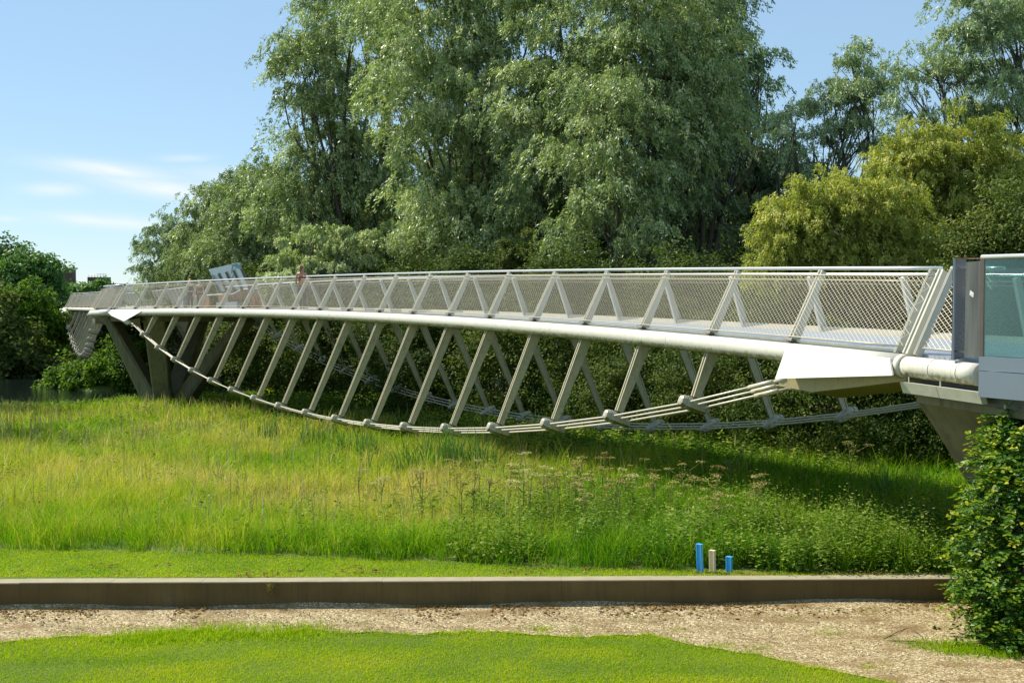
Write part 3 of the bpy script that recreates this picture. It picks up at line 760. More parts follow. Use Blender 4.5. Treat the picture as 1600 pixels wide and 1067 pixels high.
# ------------------------------------------------------------------ @BRIDGE
class Path:
    def __init__(s, X0, Y0, th, k, b, W, z0, q, qs, dep, ll=-.039, dz=0.0):
        s.X0, s.Y0, s.th, s.k, s.b, s.W, s.z0, s.q, s.qs, s.dep, s.ll, s.dz = X0, Y0, th, k, b, W, z0, q, qs, dep, ll, dz
    def frame(s, t):
        t = np.asarray(t, float); L = s.b * (t - 1); a = s.th + s.k * L
        if abs(s.k) < 1e-6: X = s.X0 - np.sin(a) * L; Y = s.Y0 + np.cos(a) * L
        else: X = s.X0 + (np.cos(a) - np.cos(s.th)) / s.k; Y = s.Y0 + (np.sin(a) - np.sin(s.th)) / s.k
        return X, Y, np.cos(a), np.sin(a)
    def npos(s, t, side, a, h):
        t, a, h = np.broadcast_arrays(np.asarray(t, float), np.asarray(a, float), np.asarray(h, float))
        X, Y, nx, ny_ = s.frame(t); W = s.W(t)
        lat = a if side == 0 else W - a
        return np.stack([X + nx * lat, Y + ny_ * lat, EYE + s.z0(t) + h + s.dz * lat / W], -1)
    def pos(s, t, side, a, h): return Vector(s.npos(t, side, a, h))
    def n(s, t, side=0):
        X, Y, nx, ny_ = s.frame(t); v = Vector((float(nx), float(ny_), 0)); return v if side == 0 else -v
    def u(s, t):
        X, Y, nx, ny_ = s.frame(t); return Vector((-float(ny_), float(nx), 0))

U = lambda t: (np.asarray(t, float) - 10) / 9.0
span1 = Path(4.65234, 21.27474, .37659, .00581, 2.62424,
             lambda t: 4.0 + .54421 * U(t) + 1.77312 * U(t) ** 2,
             lambda t: -.66674 - .34589e-3 * (2.62424 * (t - 10)) ** 2 - .0329e-2 * (2.62424 * (t - 10)) - .00483e-4 * (2.62424 * (t - 10)) ** 3,
             lambda t: .48747 + .04576 * U(t), lambda t: .45242 + .04576 * U(t),
             lambda t: 3.37817 - 2.45852 * U(t) ** 2 - .31297 * U(t) ** 4 + .04288 * U(t) - .06937 * U(t) ** 3, dz=-.11572)
def std(X0, Y0, th, k, z_a, z_b, b=2.6, W0=4.4):
    return Path(X0, Y0, th, k, b, lambda t: W0 + 1.1 * U(t) ** 2, lambda t: z_a + (z_b - z_a) * (np.asarray(t, float) - 1) / 18.0,
                lambda t: .49 + 0 * U(t), lambda t: .46 + 0 * U(t), lambda t: 3.4 - 2.45 * U(t) ** 2 - .31 * U(t) ** 4)

def wires(path, side, ta, tb, h0, h1, pitch, r, nseg=6, ang=29.0, off=-.035, lean=True):
    V = []; F = []
    cot = 1 / math.tan(R(ang)) / path.b; H_ = h1 - h0; ext = H_ * cot
    starts = np.arange(ta - ext, tb + ext, pitch / path.b)
    hs = np.linspace(h0, h1, nseg + 1)
    segsA = []; segsB = []
    for sg in (1, -1):
        T = starts[:, None] + sg * (hs - h0)[None] * cot
        Hh = np.broadcast_to(hs[None], T.shape)
        ok = (T >= ta) & (T <= tb)
        tt = T + path.ll * Hh
        q = path.q(np.clip(T, ta, tb))
        Pp = path.npos(tt, side, q * Hh + off, Hh)
        m = ok[:, :-1] & ok[:, 1:]
        segsA.append(Pp[:, :-1][m]); segsB.append(Pp[:, 1:][m])
    A = np.concatenate(segsA); B = np.concatenate(segsB)
    n = len(A)
    _, _, cx_, cy_ = path.frame((ta + tb) / 2)
    N = np.array([float(cx_), float(cy_), 0.0]); Z = np.array([0, 0, 1.0])
    offs = np.stack([Z * r, (-.5 * Z + .87 * N) * r, (-.5 * Z - .87 * N) * r])
    V = np.concatenate([A[:, None] + offs[None], B[:, None] + offs[None]], 1).reshape(-1, 3)
    o = 6 * np.arange(n)[:, None, None]
    F = (o + np.array([[0, 1, 4, 3], [1, 2, 5, 4], [2, 0, 3, 5]])[None]).reshape(-1, 4)
    return V, F

def path_tube(mb, path, side, t0, t1, r, a, h, n=10, q=False, step=.5, mi=0):
    ts = np.linspace(t0, t1, max(2, int(abs(t1 - t0) / step) + 1))
    pts = [path.pos(t + (path.ll * h if q else 0), side, (float(path.q(t)) * h + a) if q else a, h) for t in ts]
    mb.tube(pts, r, n, mi)

def c_bar(path, side, ta, a0, h0, tb, a1, h1, w0, w1, th, mats, name, root, flange=True, foot=False):
    """tapered channel: web w (inwards), thickness th along the bridge, bright flanges on the outer face"""
    mb = MB(); p0 = path.pos(ta, side, a0, h0); p1 = path.pos(tb, side, a1, h1)
    ax = (p1 - p0).normalized(); u = path.u(ta); u = (u - ax * u.dot(ax)).normalized()
    w = u.cross(ax).normalized()
    if w.dot(path.n(ta, side)) < 0: w = -w
    mb.bar(p0 + w * w0 / 2, p1 + w * w1 / 2, w, w0, w1, u, th * .8, th * .8)
    if flange:
        for s_ in (-1, 1):
            o = u * s_ * th * .42
            mb.bar(p0 + o - w * .008, p1 + o - w * .008, w, .03, .03, u, th * .26, th * .26)
    if foot:
        mb.bar(p0 + w * .05 - Vector((0, 0, .0)), p0 + w * .05 + ax * .05, w, w0 * 1.5, w0 * 1.4, u, th * 2.4, th * 2.2, 1)
    return mb.build(name, mats, root)

def clamp_mesh(path, side, t, a, h, L=.60, k=1.0):
    mb = MB(); q = float(path.qs(t)); n = path.n(t, side); A = (n - Vector((0, 0, q))).normalized()
    p = path.pos(t, side, a, h); u = path.u(t); up = u.cross(A); 
    if up.z < 0: up = -up
    rings = []
    for s_, hh, ww in ((-.10, .045, .05), (-.085, .085, .085), (-.02, .115, .10), (.0, .12, .105), (.004, .10, .09), (.02, .12, .11), (.10, .125, .13), (.34, .10, .12), (L - .12, .075, .09), (L - .08, .03, .04)):
        hh *= k; ww *= k
        c = p + A * s_
        rings.append([c + up * (hh * y_) + u * (ww * x_) for x_, y_ in ((-1, -.55), (-.55, -1), (.55, -1), (1, -.55), (1, .55), (.55, 1), (-.55, 1), (-1, .55))])
    mb.loft(rings, 0, False)
    return mb, p, A, up, u

def bridge_span(label, path, t0, t1, first, last, mesh_far=None, pitch=.112, wr=.0028, detail=True, plates=(True, True)):
    root = empty('bridge_span', path.pos(10, 0, 2, 0), label, 'footbridge', 'spans of the footbridge')
    # deck
    mb = MB(); ts = np.linspace(t0, t1, 60)
    rings = []
    for t in ts:
        rings.append([path.pos(t, 0, .10, -.10), path.pos(t, 0, .10, -.012), path.pos(t, 1, .10, -.012), path.pos(t, 1, .10, -.10)])
    mb.loft(rings, 0, False)
    mb.build('deck', M['deck'], root)
    for side in (0, 1):
        mb = MB(); rings = []
        for t in ts:
            q = float(path.q(t))
            if side == 0: c = ((.05, -.010), (.05, .03), (.13, .03), (.13, -.010))
            else: c = ((.02, -.010), (.02, .11), (.16, .11), (.16, -.010))
            rings.append([path.pos(t, side, a_, h_) for a_, h_ in c])
        mb.loft(rings, 0, False); mb.build('kerb', M['gutter'] if side == 0 else M['kerb'], root)
        mb = MB(); path_tube(mb, path, side, t0, t1, .165, -.02, -.19, 16)
        for tw in np.arange(math.ceil(t0) + .5, t1, 2.0): path_tube(mb, path, side, tw, tw + .006, .1685, -.02, -.19, 16)
        mb.build('edge_beam', M['beam'], root)
        mb = MB(); path_tube(mb, path, side, t0, t1, .028, 0, 1.235, 8, True)
        mb.build('handrail', M['rail'], root)
        fa, fb = (t0, t1) if side == 0 or mesh_far is None else mesh_far
        mb = MB()
        path_tube(mb, path, side, fa, fb, .016, -.03, 1.12, 6, True)
        path_tube(mb, path, side, fa, fb, .009, -.03, 1.04, 5, True)
        path_tube(mb, path, side, fa, fb, .012, -.03, .085, 6, True)
        mb.build('mesh_frame', M['wire'], root)
        V, F = wires(path, side, fa, fb, .085, 1.12, pitch, wr)
        link('parapet_mesh', np_mesh('parapet_mesh', V, F, M['wire']), root)
        for t in range(first - 1, last + 2):
            if t < t0 + .3 or t > t1 - .3: continue
            if side == 1 and mesh_far and not (fa < t < fb): continue
            q = float(path.q(t))
            c_bar(path, side, t, 0, .0, t + path.ll * 1.2, q * 1.2, 1.2, .15, .085, .10, [M['post'], M['dark']], 'parapet_post', root, True, True)
        # struts, clamps
        nodes = []
        for t in range(first, last + 1):
            d = float(path.dep(t)); qs = float(path.qs(t))
            nodes.append((t, d, qs))
            st = c_bar(path, side, t, .0, -.26, t, -qs * d + .19, -d + .09, .235, .13, .105, M['strut'], 'strut', root)
            cm, p, A, up, u = clamp_mesh(path, side, t, -qs * d, -d)
            c = cm.build('cable_clamp', M['clamp'], st)
        # tension rods
        ends = []
        for t in (first - 1.05, last + 1.05):
            d = float(path.dep(t)); d = max(d, .55); ends.append((t, d, float(path.qs(t))))
        seq = [ends[0]] + nodes + [ends[1]]
        for k_ in range(3):
            mb = MB(); pts = []
            for (t, d, qs) in seq:
                A = (path.n(t, side) - Vector((0, 0, qs))).normalized()
                pts.append(path.pos(t, side, -qs * d, -d) + A * (.06 + .16 * k_))
            mb.tube(pts, .021, 8)
            for e, f in ((0, 1), (-1, -2)):
                a_, b_ = pts[e], pts[f]
                dv = (b_ - a_).normalized()
                mb.tube([a_ + dv * (.30 + .12 * k_), a_ + dv * (.95 + .12 * k_)], .042, 8)
                mb.tube([a_ + dv * .24, a_ + dv * .05, a_ - dv * .08], [.035, .07, .05], 8)
            mb.build('tension_rod', M['rod'], root)
        # end plates and anchor boxes
        for e, (te, sg) in enumerate(((first - 1, 1), (last + 1, -1))):
            if not plates[e]: continue
            tj = te - sg * 1.12; big = 1.0
            mb = MB(); q = .47
            fc = [(te - sg * .07, -.08 - .02, -.20), (te - sg * .11, -.60, -.20 - .58 * q), (tj - sg * .05, -.33, -.20 - .20 * q), (tj + sg * .02, -.10, -.205)]
            if e == 1:
                fc = [(te - .55, -.14, -.20), (te + .05, -.62, -.20 - .6 * q), (tj - .25, -.34, -.20 - .24 * q), (tj + .05, -.16, -.20)]
            nn = path.n(te, side); out = (-nn + Vector((0, 0, -.3))).normalized()
            f4 = [path.pos(t, side, a, h) for t, h, a in fc]
            mb.hexa(f4 + [v - out * .03 for v in f4])
            mb.build('end_plate', M['plate'], root)
            mb = MB(); rings = []
            for tt, ho, hb, a0_, a1_ in ((te - sg * .02, -.56, -.84, -.24, .30), (te - sg * .30, -.50, -.88, -.10, .46), (te - sg * .66, -.42, -.72, .02, .55), (te - sg * 1.12, -.28, -.52, .06, .55)):
                rings.append([path.pos(tt, side, a0_, hb + .1), path.pos(tt, side, a0_, ho), path.pos(tt, side, a1_, ho + .1), path.pos(tt, side, a1_, hb)])
            mb.loft(rings, 0, False)
            mb.build('anchor_box', M['anchor'], root)
    for t in range(first - 1, last + 2):
        mb = MB(); a_ = path.pos(t, 0, .05, -.26); b_ = path.pos(t, 1, .05, -.26)
        mb.bar(a_, b_, path.u(t), .12, .12, Vector((0, 0, 1)), .16, .16)
        for s_ in (0, 1):
            c = path.pos(t, s_, .12, -.36); e_ = path.pos(t + 1, 1 - s_, .12, -.36)
            if t < last + 1: mb.tube([c, e_], .018, 6)
            mb.tube([c - path.u(t) * .05, c + path.u(t) * .22], .05, 8)
        mb.build('cross_beam', M['strut'], root)
    return root

TJ = -0.13
bridge_span('nearest span of the steel footbridge, crossing the whole meadow', span1, TJ, 20.1, 2, 18, mesh_far=(TJ, 18.1))
span2 = std(-23.3, 71.5, .245, .0053, -1.02, -1.48, 2.62)
bridge_span('second footbridge span seen almost end on, beyond the left pier', span2, .2, 19.6, 2, 18, pitch=.14, wr=.005)
span3 = std(-41.2, 122.5, .07, -.0020, -1.55, -1.95, 2.6)
bridge_span('farthest footbridge span, glimpsed through the mesh beyond the second one', span3, .2, 19.6, 2, 18, pitch=.2, wr=.007)

# ------------------------------------------------------------------ joint and landing at the right
land = empty('bridge_landing', span1.pos(-.8, 0, 1, 0), 'short landing with round white edge tube where the footbridge meets the right bank', 'landing')
def up_(z): return Vector((0, 0, z))
mb = MB(); rings = []
for t in np.linspace(TJ - .02, -3.2, 12): rings.append([span1.pos(t, 0, .10, -.12), span1.pos(t, 0, .10, -.012), span1.pos(t, 1, -.4, -.012), span1.pos(t, 1, -.4, -.12)])
mb.loft(rings, 0, False); mb.build('deck', M['deck'], land)
mb = MB()
path_tube(mb, span1, 0, TJ - .015, -.76, .155, -.02, -.205, 18, step=.1)
path_tube(mb, span1, 0, TJ + .01, TJ - .035, .180, -.02, -.205, 18, step=.1)
for tt in (-.40, -.62): path_tube(mb, span1, 0, tt, tt - .008, .160, -.02, -.205, 18)
mb.build('edge_beam', M['beam'], land)
mb = MB()
for ta, tb in ((-.17, -.47), (-.475, -.8)):
    c = [span1.pos(ta, 0, -.10, -.58), span1.pos(tb, 0, -.10, -.58), span1.pos(tb, 0, .0, -.58), span1.pos(ta, 0, .0, -.58),
         span1.pos(ta, 0, -.16, -.42), span1.pos(tb, 0, -.16, -.42), span1.pos(tb, 0, -.06, -.42), span1.pos(ta, 0, -.06, -.42)]
    mb.hexa(c)
for tt in (-.22, -.48):
    p = span1.pos(tt, 0, -.1, -.43); mb.tube([p, p + up_(.12)], .012, 6)
mb.build('gutter', M['gutter'], land)
mb = MB(); mb.hexa([span1.pos(t, 0, a, h) for h in (-.62, -.38) for t, a in ((-.1, .1), (-2.5, .1), (-2.5, 5.0), (-.1, 5.0))]); mb.build('bearing_beam', M['dark'], land)
q0 = float(span1.q(-.1))
for tt, w_ in ((TJ + .07, .035), (TJ - .02, .11), (TJ - .10, .035)):
    c_bar(span1, 0, tt, -.02, -.02, tt + span1.ll * 1.2, q0 * 1.2 - .02, 1.21, .12, .09, w_, [M['post'], M['dark']], 'joint_post', land)
    c_bar(span1, 1, tt, -.02, -.02, tt + span1.ll * 1.2, q0 * 1.2 - .02, 1.21, .12, .09, w_, [M['post'], M['dark']], 'joint_post', land)
PIL = -.62
mb = MB(); path_tube(mb, span1, 0, TJ - .08, PIL, .028, 0, 1.235, 8, True, .1); mb.build('handrail', M['rail'], land)
mb = MB(); path_tube(mb, span1, 1, TJ - .02, -2.6, .028, 0, 1.235, 8, True, .1); mb.build('handrail', M['rail'], land)
for side, tb in ((0, PIL), (1, -2.6)):
    mb = MB()
    for r_, h_ in ((.014, 1.14), (.010, 1.04), (.012, .085)): path_tube(mb, span1, side, TJ - .15, tb, r_, -.03, h_, 6, True, .1)
    mb.build('mesh_frame', M['wire'], land)
    V, F = wires(span1, side, tb, TJ - .15, .085, 1.12, .112, .0030, 36)
    link('parapet_mesh', np_mesh('parapet_mesh', V, F, M['wire']), land)
for t in (-1, -2):
    c_bar(span1, 1, t, 0, 0, t + span1.ll * 1.2, q0 * 1.2, 1.2, .15, .085, .10, [M['post'], M['dark']], 'parapet_post', land, True, True)
mb = MB(); mb.hexa([span1.pos(t, 1, a, h) for h in (-.01, .11) for t, a in ((TJ, .02), (-2.6, .02), (-2.6, .16), (TJ, .16))]); mb.build('kerb', M['kerb'], land)

# windbreak pillar and panel, glass balustrade (vertical faces)
def vpanel(name, xa, xb, Da, Db, za, zb, th, mat, root, mi=None, zb2=None):
    a = P(xa, 454, Da); b = P(xb, 454, Db)
    d = (b - a); d.z = 0; d.normalize(); n = Vector((d.y, -d.x, 0))
    if n.y > 0: n = -n
    mb = MB(); z2 = zb if zb2 is None else zb2
    c = [Vector((p.x, p.y, EYE + za)) + n * o for p, o in ((a, 0), (b, 0), (b, -th), (a, -th))]
    c2 = [Vector((p.x, p.y, EYE + z)) + n * o for p, o, z in ((a, 0, zb), (b, 0, z2), (b, -th, z2), (a, -th, zb))]
    mb.hexa(c + c2)
    return mb.build(name, mat, root)
wb = empty('windbreak', P(1512, 560, 17.3), 'dark steel pillar and weathered grey panel with a small white sticker ending the mesh railing', 'windbreak')
vpanel('pillar', 1491.5, 1509, 17.35, 17.75, -.94, .435, .03, M['darkmetal'], wb)
vpanel('pillar_edge', 1490.3, 1492.6, 17.33, 17.33, -.945, .437, .03, M['fascia'], wb)
vpanel('top_cap', 1493.5, 1533, 17.42, 17.05, .436, .443, .36, simple('red_brown_cap', (.22, .07, .05), .5), wb)
vpanel('weathered_panel', 1508.5, 1533.5, 17.20, 17.00, -.90, .385, .03, M['greywood'], wb, zb2=.40)
a = P(1518, 460, 17.09)
mb = MB(); px4 = [P(x_, y_, 17.04) for x_, y_ in ((1515.3, 456), (1521.2, 453.5 + 7), (1520.5, 464), (1515, 460))]
px4 = [P(1515.0, 461, 17.07), P(1520.6, 465, 17.03), P(1521.4, 457.5, 17.02), P(1516.0, 453.5, 17.07)]
mb.hexa(px4 + [v + Vector((0, .004, 0)) for v in px4]); mb.build('sticker', M['sticker'], wb)
gb = empty('glass_balustrade', P(1580, 600, 16.4), 'teal glass balustrade with round metal rail above brushed steel cladding at the right edge', 'balustrade')
XA, XB, DA, DB = 1535.5, 1760, 16.85, 15.0
vpanel('glass_pane', XA + 1, XB, DA, DB, -.87, .43, .012, M['glass'], gb)
vpanel('frame_post', XA - 4.5, XA + 1.5, DA + .03, DA - .01, -.88, .44, .05, M['brownmetal'], gb)
mb = MB(); a = P(XA - 2, 454, DA - .02); b = P(XB, 454, DB - .02); a.z = b.z = EYE + .445
mb.tube([a, b], .03, 12); mb.build('handrail', M['rail'], gb)
vpanel('cladding_panel', XA - 4.5, XB, DA - .02, DB - .02, -1.052, -.872, .06, M['fascia'], gb)
vpanel('cladding_panel', XA - 4.5, XB, DA - .06, DB - .06, -1.40, -1.062, .06, M['fascia'], gb)
mb = MB(); 
c = []
for z in (-1.39, -1.07):
    for x_, D_ in ((XA, DA + .1), (XB, DB + .1), (XB, 19.0), (XA, 19.0)):
        p = P(x_, 454, D_); c.append(Vector((P(x_, 454, D_).x if D_ < 18 else p.x, D_, EYE + z)))
mb.hexa(c); mb.build('landing_slab', M['pier'], gb)

def leg(mb, p0, p1, w0, w1, t0, t1, wd):
    ax = (p1 - p0).normalized(); w = (wd - ax * wd.dot(ax)).normalized(); t = ax.cross(w).normalized()
    rings = []
    for p, ww, tt in ((p0, w0, t0), (p0.lerp(p1, .3), w0 * .95, t0), (p1, w1, t1)):
        ch = .16
        rings.append([p + w * x_ * ww / 2 + t * y_ * tt / 2 for x_, y_ in ((-1, -1 + ch * 2), (-1 + ch, -1), (1 - ch, -1), (1, -1 + ch * 2), (1, 1 - ch * 2), (1 - ch, 1), (-1 + ch, 1), (-1, 1 - ch * 2))])
    mb.loft(rings, 0, False)
def pier(name, label, base, tops, w0=1.2, w1=1.5, t0=.9, t1=.45, cap=None):
    root = empty(name, base, label, 'bridge pier', 'concrete piers of the footbridge')
    for tp in tops:
        mb = MB(); d = Vector((tp.x - base.x, tp.y - base.y, 0)).normalized(); side = Vector((-d.y, d.x, 0))
        leg(mb, base + Vector((0, 0, -.6)) + d * .25, tp, w0, w1, t0, t1, side)
        mb.build('leg', M['pier'], root)
    mb = MB(); mb.loft([[base + Vector((math.cos(q) * r_, math.sin(q) * r_, z_)) for q in [k * math.pi / 6 for k in range(12)]] for r_, z_ in ((1.0, -.8), (1.0, .15), (.8, .6), (.5, .7))], 0, False)
    mb.build('plinth', M['pier'], root)
    if cap:
        mb = MB(); mb.hexa(cap); mb.build('cap', M['pier'], root)
    return root
bz = float(ground(-18.2, 66.3))
pp = span1.pos
pier('bridge_pier', 'big branching concrete pier carrying the left end of the nearest span', Vector((-18.0, 66.0, bz)),
     [pp(20.9, 0, .7, -.45), pp(18.9, 0, .9, -.5), pp(18.2, 1, 1.0, -.5), pp(21.4, 1, 1.2, -.5)], 0.95, 1.05, .8, .4,
     [pp(t, s_, a_, h_) for h_ in (-.62, -.2) for t, s_, a_ in ((18.7, 0, .5), (21.3, 0, .5), (21.3, 1, .6), (18.7, 1, .6))])
C2 = Vector((-40.8, 119.5, WATER + .2))
pier('bridge_pier', 'distant branching concrete pier standing in the river between the far spans', C2,
     [C2 + Vector((x_, y_, 4.9)) for x_, y_ in ((-2, -3.5), (4.5, -3), (5, 3), (-1.5, 3.5))], 1.3, 1.3, 1.0, .5)
b0 = Vector((9.1, 19.6, .35))
pier('bridge_pier', 'concrete pier flaring up under the right landing beside the hedge', b0,
     [pp(-.30, 0, .60, -.62), pp(-.2, 1, .9, -.62), pp(-2.4, 0, 1.0, -.62), pp(-2.4, 1, .8, -.62)], 1.2, 1.5, .8, .35,
     [pp(t, s_, a_, h_) for h_ in (-.72, -.60) for t, s_, a_ in ((-.18, 0, .12), (-2.6, 0, .12), (-2.6, 1, .1), (-.18, 1, .1))])

# ------------------------------------------------------------------ platform on the left pier
pf = empty('pier_platform', pp(21, 0, 3, 0), 'rounded viewing platform on the left pier with mesh railing and slatted wooden parapet', 'platform')
mb = MB(); rings = []
for t in np.linspace(20.12, 23.2, 8): rings.append([pp(t, 0, .25 + max(0, t - 21.4) * 1.2, -.14), pp(t, 0, .25 + max(0, t - 21.4) * 1.2, -.02), pp(t, 1, 0, -.02), pp(t, 1, 0, -.14)])
mb.loft(rings, 0, False); mb.build('deck', M['deck'], pf)
crv = [(20.12, 0), (20.7, 0), (21.1, .05), (21.4, .22), (21.62, .6), (21.75, 1.1), (21.85, 1.7), (21.95, 2.4)]
mb = MB(); mb.tube([pp(t, 0, a - .02, -.19) for t, a in crv], .165, 16); mb.build('edge_beam', M['beam'], pf)
mb = MB(); mb.tube([pp(t - .05, 0, a + .5 if t < 21 else a + .5, 1.235) for t, a in [(20.12, .04), (20.7, .05), (21.1, .1), (21.35, .25), (21.5, .5), (21.6, 1.0), (21.7, 1.6), (21.8, 2.2)]], .03, 8); mb.build('handrail', M['rail'], pf)
V1, F1 = wires(span1, 0, 20.1, 21.35, .085, 1.12, .09, .0045)
link('parapet_mesh', np_mesh('parapet_mesh', V1, F1, M['wire']), pf)
for t in (20.06, 20.22, 21.0):
    c_bar(span1, 0, t, 0, 0, t + span1.ll * 1.2, .54 * 1.2, 1.2, .15, .085, .10, [M['post'], M['dark']], 'parapet_post', pf, True, True)
# side return of the platform parapet, mesh drawn between the curved bottom and top
def sheet_wires(bot, top, m=40, r=.006):
    A = []; B = []
    bot = np.array(bot); top = np.array(top)
    def at(c, s): 
        i_ = np.clip(s * (len(c) - 1), 0, len(c) - 1.0001); k = int(i_); return c[k] + (c[k + 1] - c[k]) * (i_ - k)
    for j_ in range(m):
        s0 = j_ / m
        for sg in (.08, -.08):
            s1 = s0 + sg
            if 0 <= s1 <= 1: A.append(at(bot, s0)); B.append(at(top, s1))
    A = np.array(A); B = np.array(B); n = len(A)
    offs = np.array([(0, 0, r), (.87 * r, 0, -.5 * r), (-.87 * r, 0, -.5 * r)])
    V = np.concatenate([A[:, None] + offs[None], B[:, None] + offs[None]], 1).reshape(-1, 3)
    return V, (6 * np.arange(n)[:, None, None] + np.array([[0, 1, 4, 3], [1, 2, 5, 4], [2, 0, 3, 5]])[None]).reshape(-1, 4)
cb = [pp(t, 0, a, .08) for t, a in ((21.35, .2), (21.62, .6), (21.75, 1.1), (21.85, 1.7), (21.95, 2.4))]
ct = [pp(t, 0, a, 1.15) for t, a in ((21.25, .72), (21.45, .95), (21.55, 1.45), (21.65, 2.1), (21.75, 2.7))]
V1, F1 = sheet_wires(cb, ct, 60); link('parapet_mesh', np_mesh('parapet_mesh', V1, F1, M['wire']), pf)
# timber parapet on the far side
def timber(t0, t1, h1, bow, name='timber_parapet', h0=.02):
    mb = MB(); n_ = 26
    for k_ in range(n_):
        ta = t0 + (t1 - t0) * k_ / n_; tb = t0 + (t1 - t0) * (k_ + .9) / n_
        f = lambda t: bow * math.sin(math.pi * (t - t0) / (t1 - t0))
        c = []
        for h in (h0, h1):
            for t, o in ((ta, 0), (tb, 0), (tb, -.05), (ta, -.05)):
                c.append(pp(t, 1, .05 + o + h * .25 - f(t), h))
        mb.hexa(c)
    return mb.build(name, M['wood'], pf)
timber(18.15, 20.35, 1.02, .5); timber(20.5, 21.2, .98, .1); timber(21.9, 23.1, .9, .1)
mb = MB(); mb.tube([pp(t, 1, .35 - .5 * math.sin(math.pi * min(1, max(0, (t - 18.1) / 2.3))), 1.1 - (.22 if t > 20 else 0)) for t in np.linspace(18.1, 23.2, 16)], .035, 8); mb.build('handrail', M['rail'], pf)
mb = MB(); bx = [pp(t, 1, a, h) for h in (0, .42) for t, a in ((19.0, .9), (20.5, .9), (20.5, .45), (19.0, .45))]; mb.hexa(bx); mb.build('bench', M['fascia'], pf)
mb = MB(); bx = [pp(t, 1, a, h) for h in (0, .85) for t, a in ((22.2, 1.6), (22.7, 1.6), (22.7, 1.2), (22.2, 1.2))]; mb.hexa(bx); mb.build('cabinet', M['fascia'], pf)
# glass wind screen leaning over the timber parapet
ws = empty('glass_windscreen', pp(19.6, 1, .2, 1.0), 'tilted green glass windscreen on brown fins above the curved wooden parapet', 'windscreen')
g4 = [P(343, 455.5, 70.2), P(392, 449.5, 66.8), P(374.5, 410, 66.0), P(326.5, 421, 69.4)]
nrm = (g4[1] - g4[0]).cross(g4[3] - g4[0]).normalized()
mb = MB(); mb.hexa([v for v in g4] + [v + nrm * .03 for v in g4]); mb.build('glass_pane', M['canopyglass'], ws)
for k_, f in enumerate((.02, .26, .50, .74, .985)):
    a = g4[0].lerp(g4[1], f); b = g4[3].lerp(g4[2], f); a, b = a.lerp(b, -.05), a.lerp(b, .76 if k_ else .62)
    mb = MB(); mb.bar(a - nrm * .06 * (1 if nrm.y > 0 else -1), b - nrm * .06 * (1 if nrm.y > 0 else -1), (g4[1] - g4[0]).normalized(), .10, .10, nrm, .14, .10)
    mb.build('fin', M['brownmetal'], ws)

# ------------------------------------------------------------------ retaining wall
rw = empty('retaining_wall', (0, wall_y(0), 0), 'long low concrete retaining wall between the gravel path and the meadow', 'wall')
mb = MB(); mc = MB(); jx = [-12 + 1.27 * k for k in range(20)]
for a_, b_ in zip(jx[:-1], jx[1:]):
    g_ = .0012
    ya, yb = float(wall_y(a_)), float(wall_y(b_))
    dz_ = rng.uniform(-.003, .003)
    mb.hexa([(a_ + g_, ya - .12, -.25), (b_ - g_, yb - .12, -.25), (b_ - g_, yb + .13, -.25), (a_ + g_, ya + .13, -.25),
             (a_ + g_, ya - .12, .388 + dz_), (b_ - g_, yb - .12, .388 + dz_), (b_ - g_, yb + .13, .388 + dz_), (a_ + g_, ya + .13, .388 + dz_)])
    mc.hexa([(a_ + g_, ya - .126, .388 + dz_), (b_ - g_, yb - .126, .388 + dz_), (b_ - g_, yb + .14, .388 + dz_), (a_ + g_, ya + .14, .388 + dz_),
             (a_ + g_, ya - .126, .405 + dz_), (b_ - g_, yb - .126, .405 + dz_), (b_ - g_, yb + .13, .405 + dz_), (a_ + g_, ya + .13, .405 + dz_)])
mb.build('wall_face', M['wall'], rw); mc.build('coping', M['coping'], rw)

# ------------------------------------------------------------------ three small marker posts
def marker(px, py0, py1, col, label, lean):
    b = P(px, py0, 18.48); h = (py0 - py1) / FPX * 18.48 + .02
    z = float(ground(b.x, 18.48))
    root = empty('marker_post', (b.x, 18.48, z), label, 'post', 'small marker posts on the grass strip')
    m1 = simple('marker_paint', col, .45, 0, .08)
    l = Vector((-lean, 0, 1)).normalized(); o = Vector((b.x, 18.48, z - .03)); t = o + l * (h + .03)
    mb = MB(); rt = Vector((.72, -.69, 0)).normalized(); fw = Vector((-.69, -.72, 0)).normalized()
    mb.bar(o, t, rt, .06, .06, fw, .025, .025)
    for s_ in (-1, 1): mb.bar(o + rt * s_ * .037 + fw * .010, t + rt * s_ * .037 + fw * .010, rt, .015, .015, fw, .046, .046)
    mb.build('channel', m1, root)
    mb = MB(); mb.bar(t, t + l * .012, rt, .094, .094, fw, .062, .062); mb.build('cap', m1, root)
marker(1095, 893, 852, (.07, .42, .80), 'tallest bright blue marker post on the grass strip, left of the wooden one', .05)
marker(1114, 894, 863, (.80, .66, .40), 'pale wooden marker post between the two blue ones', .03)
marker(1140, 894, 873, (.07, .42, .80), 'shortest blue marker post, right of the wooden one', .02)

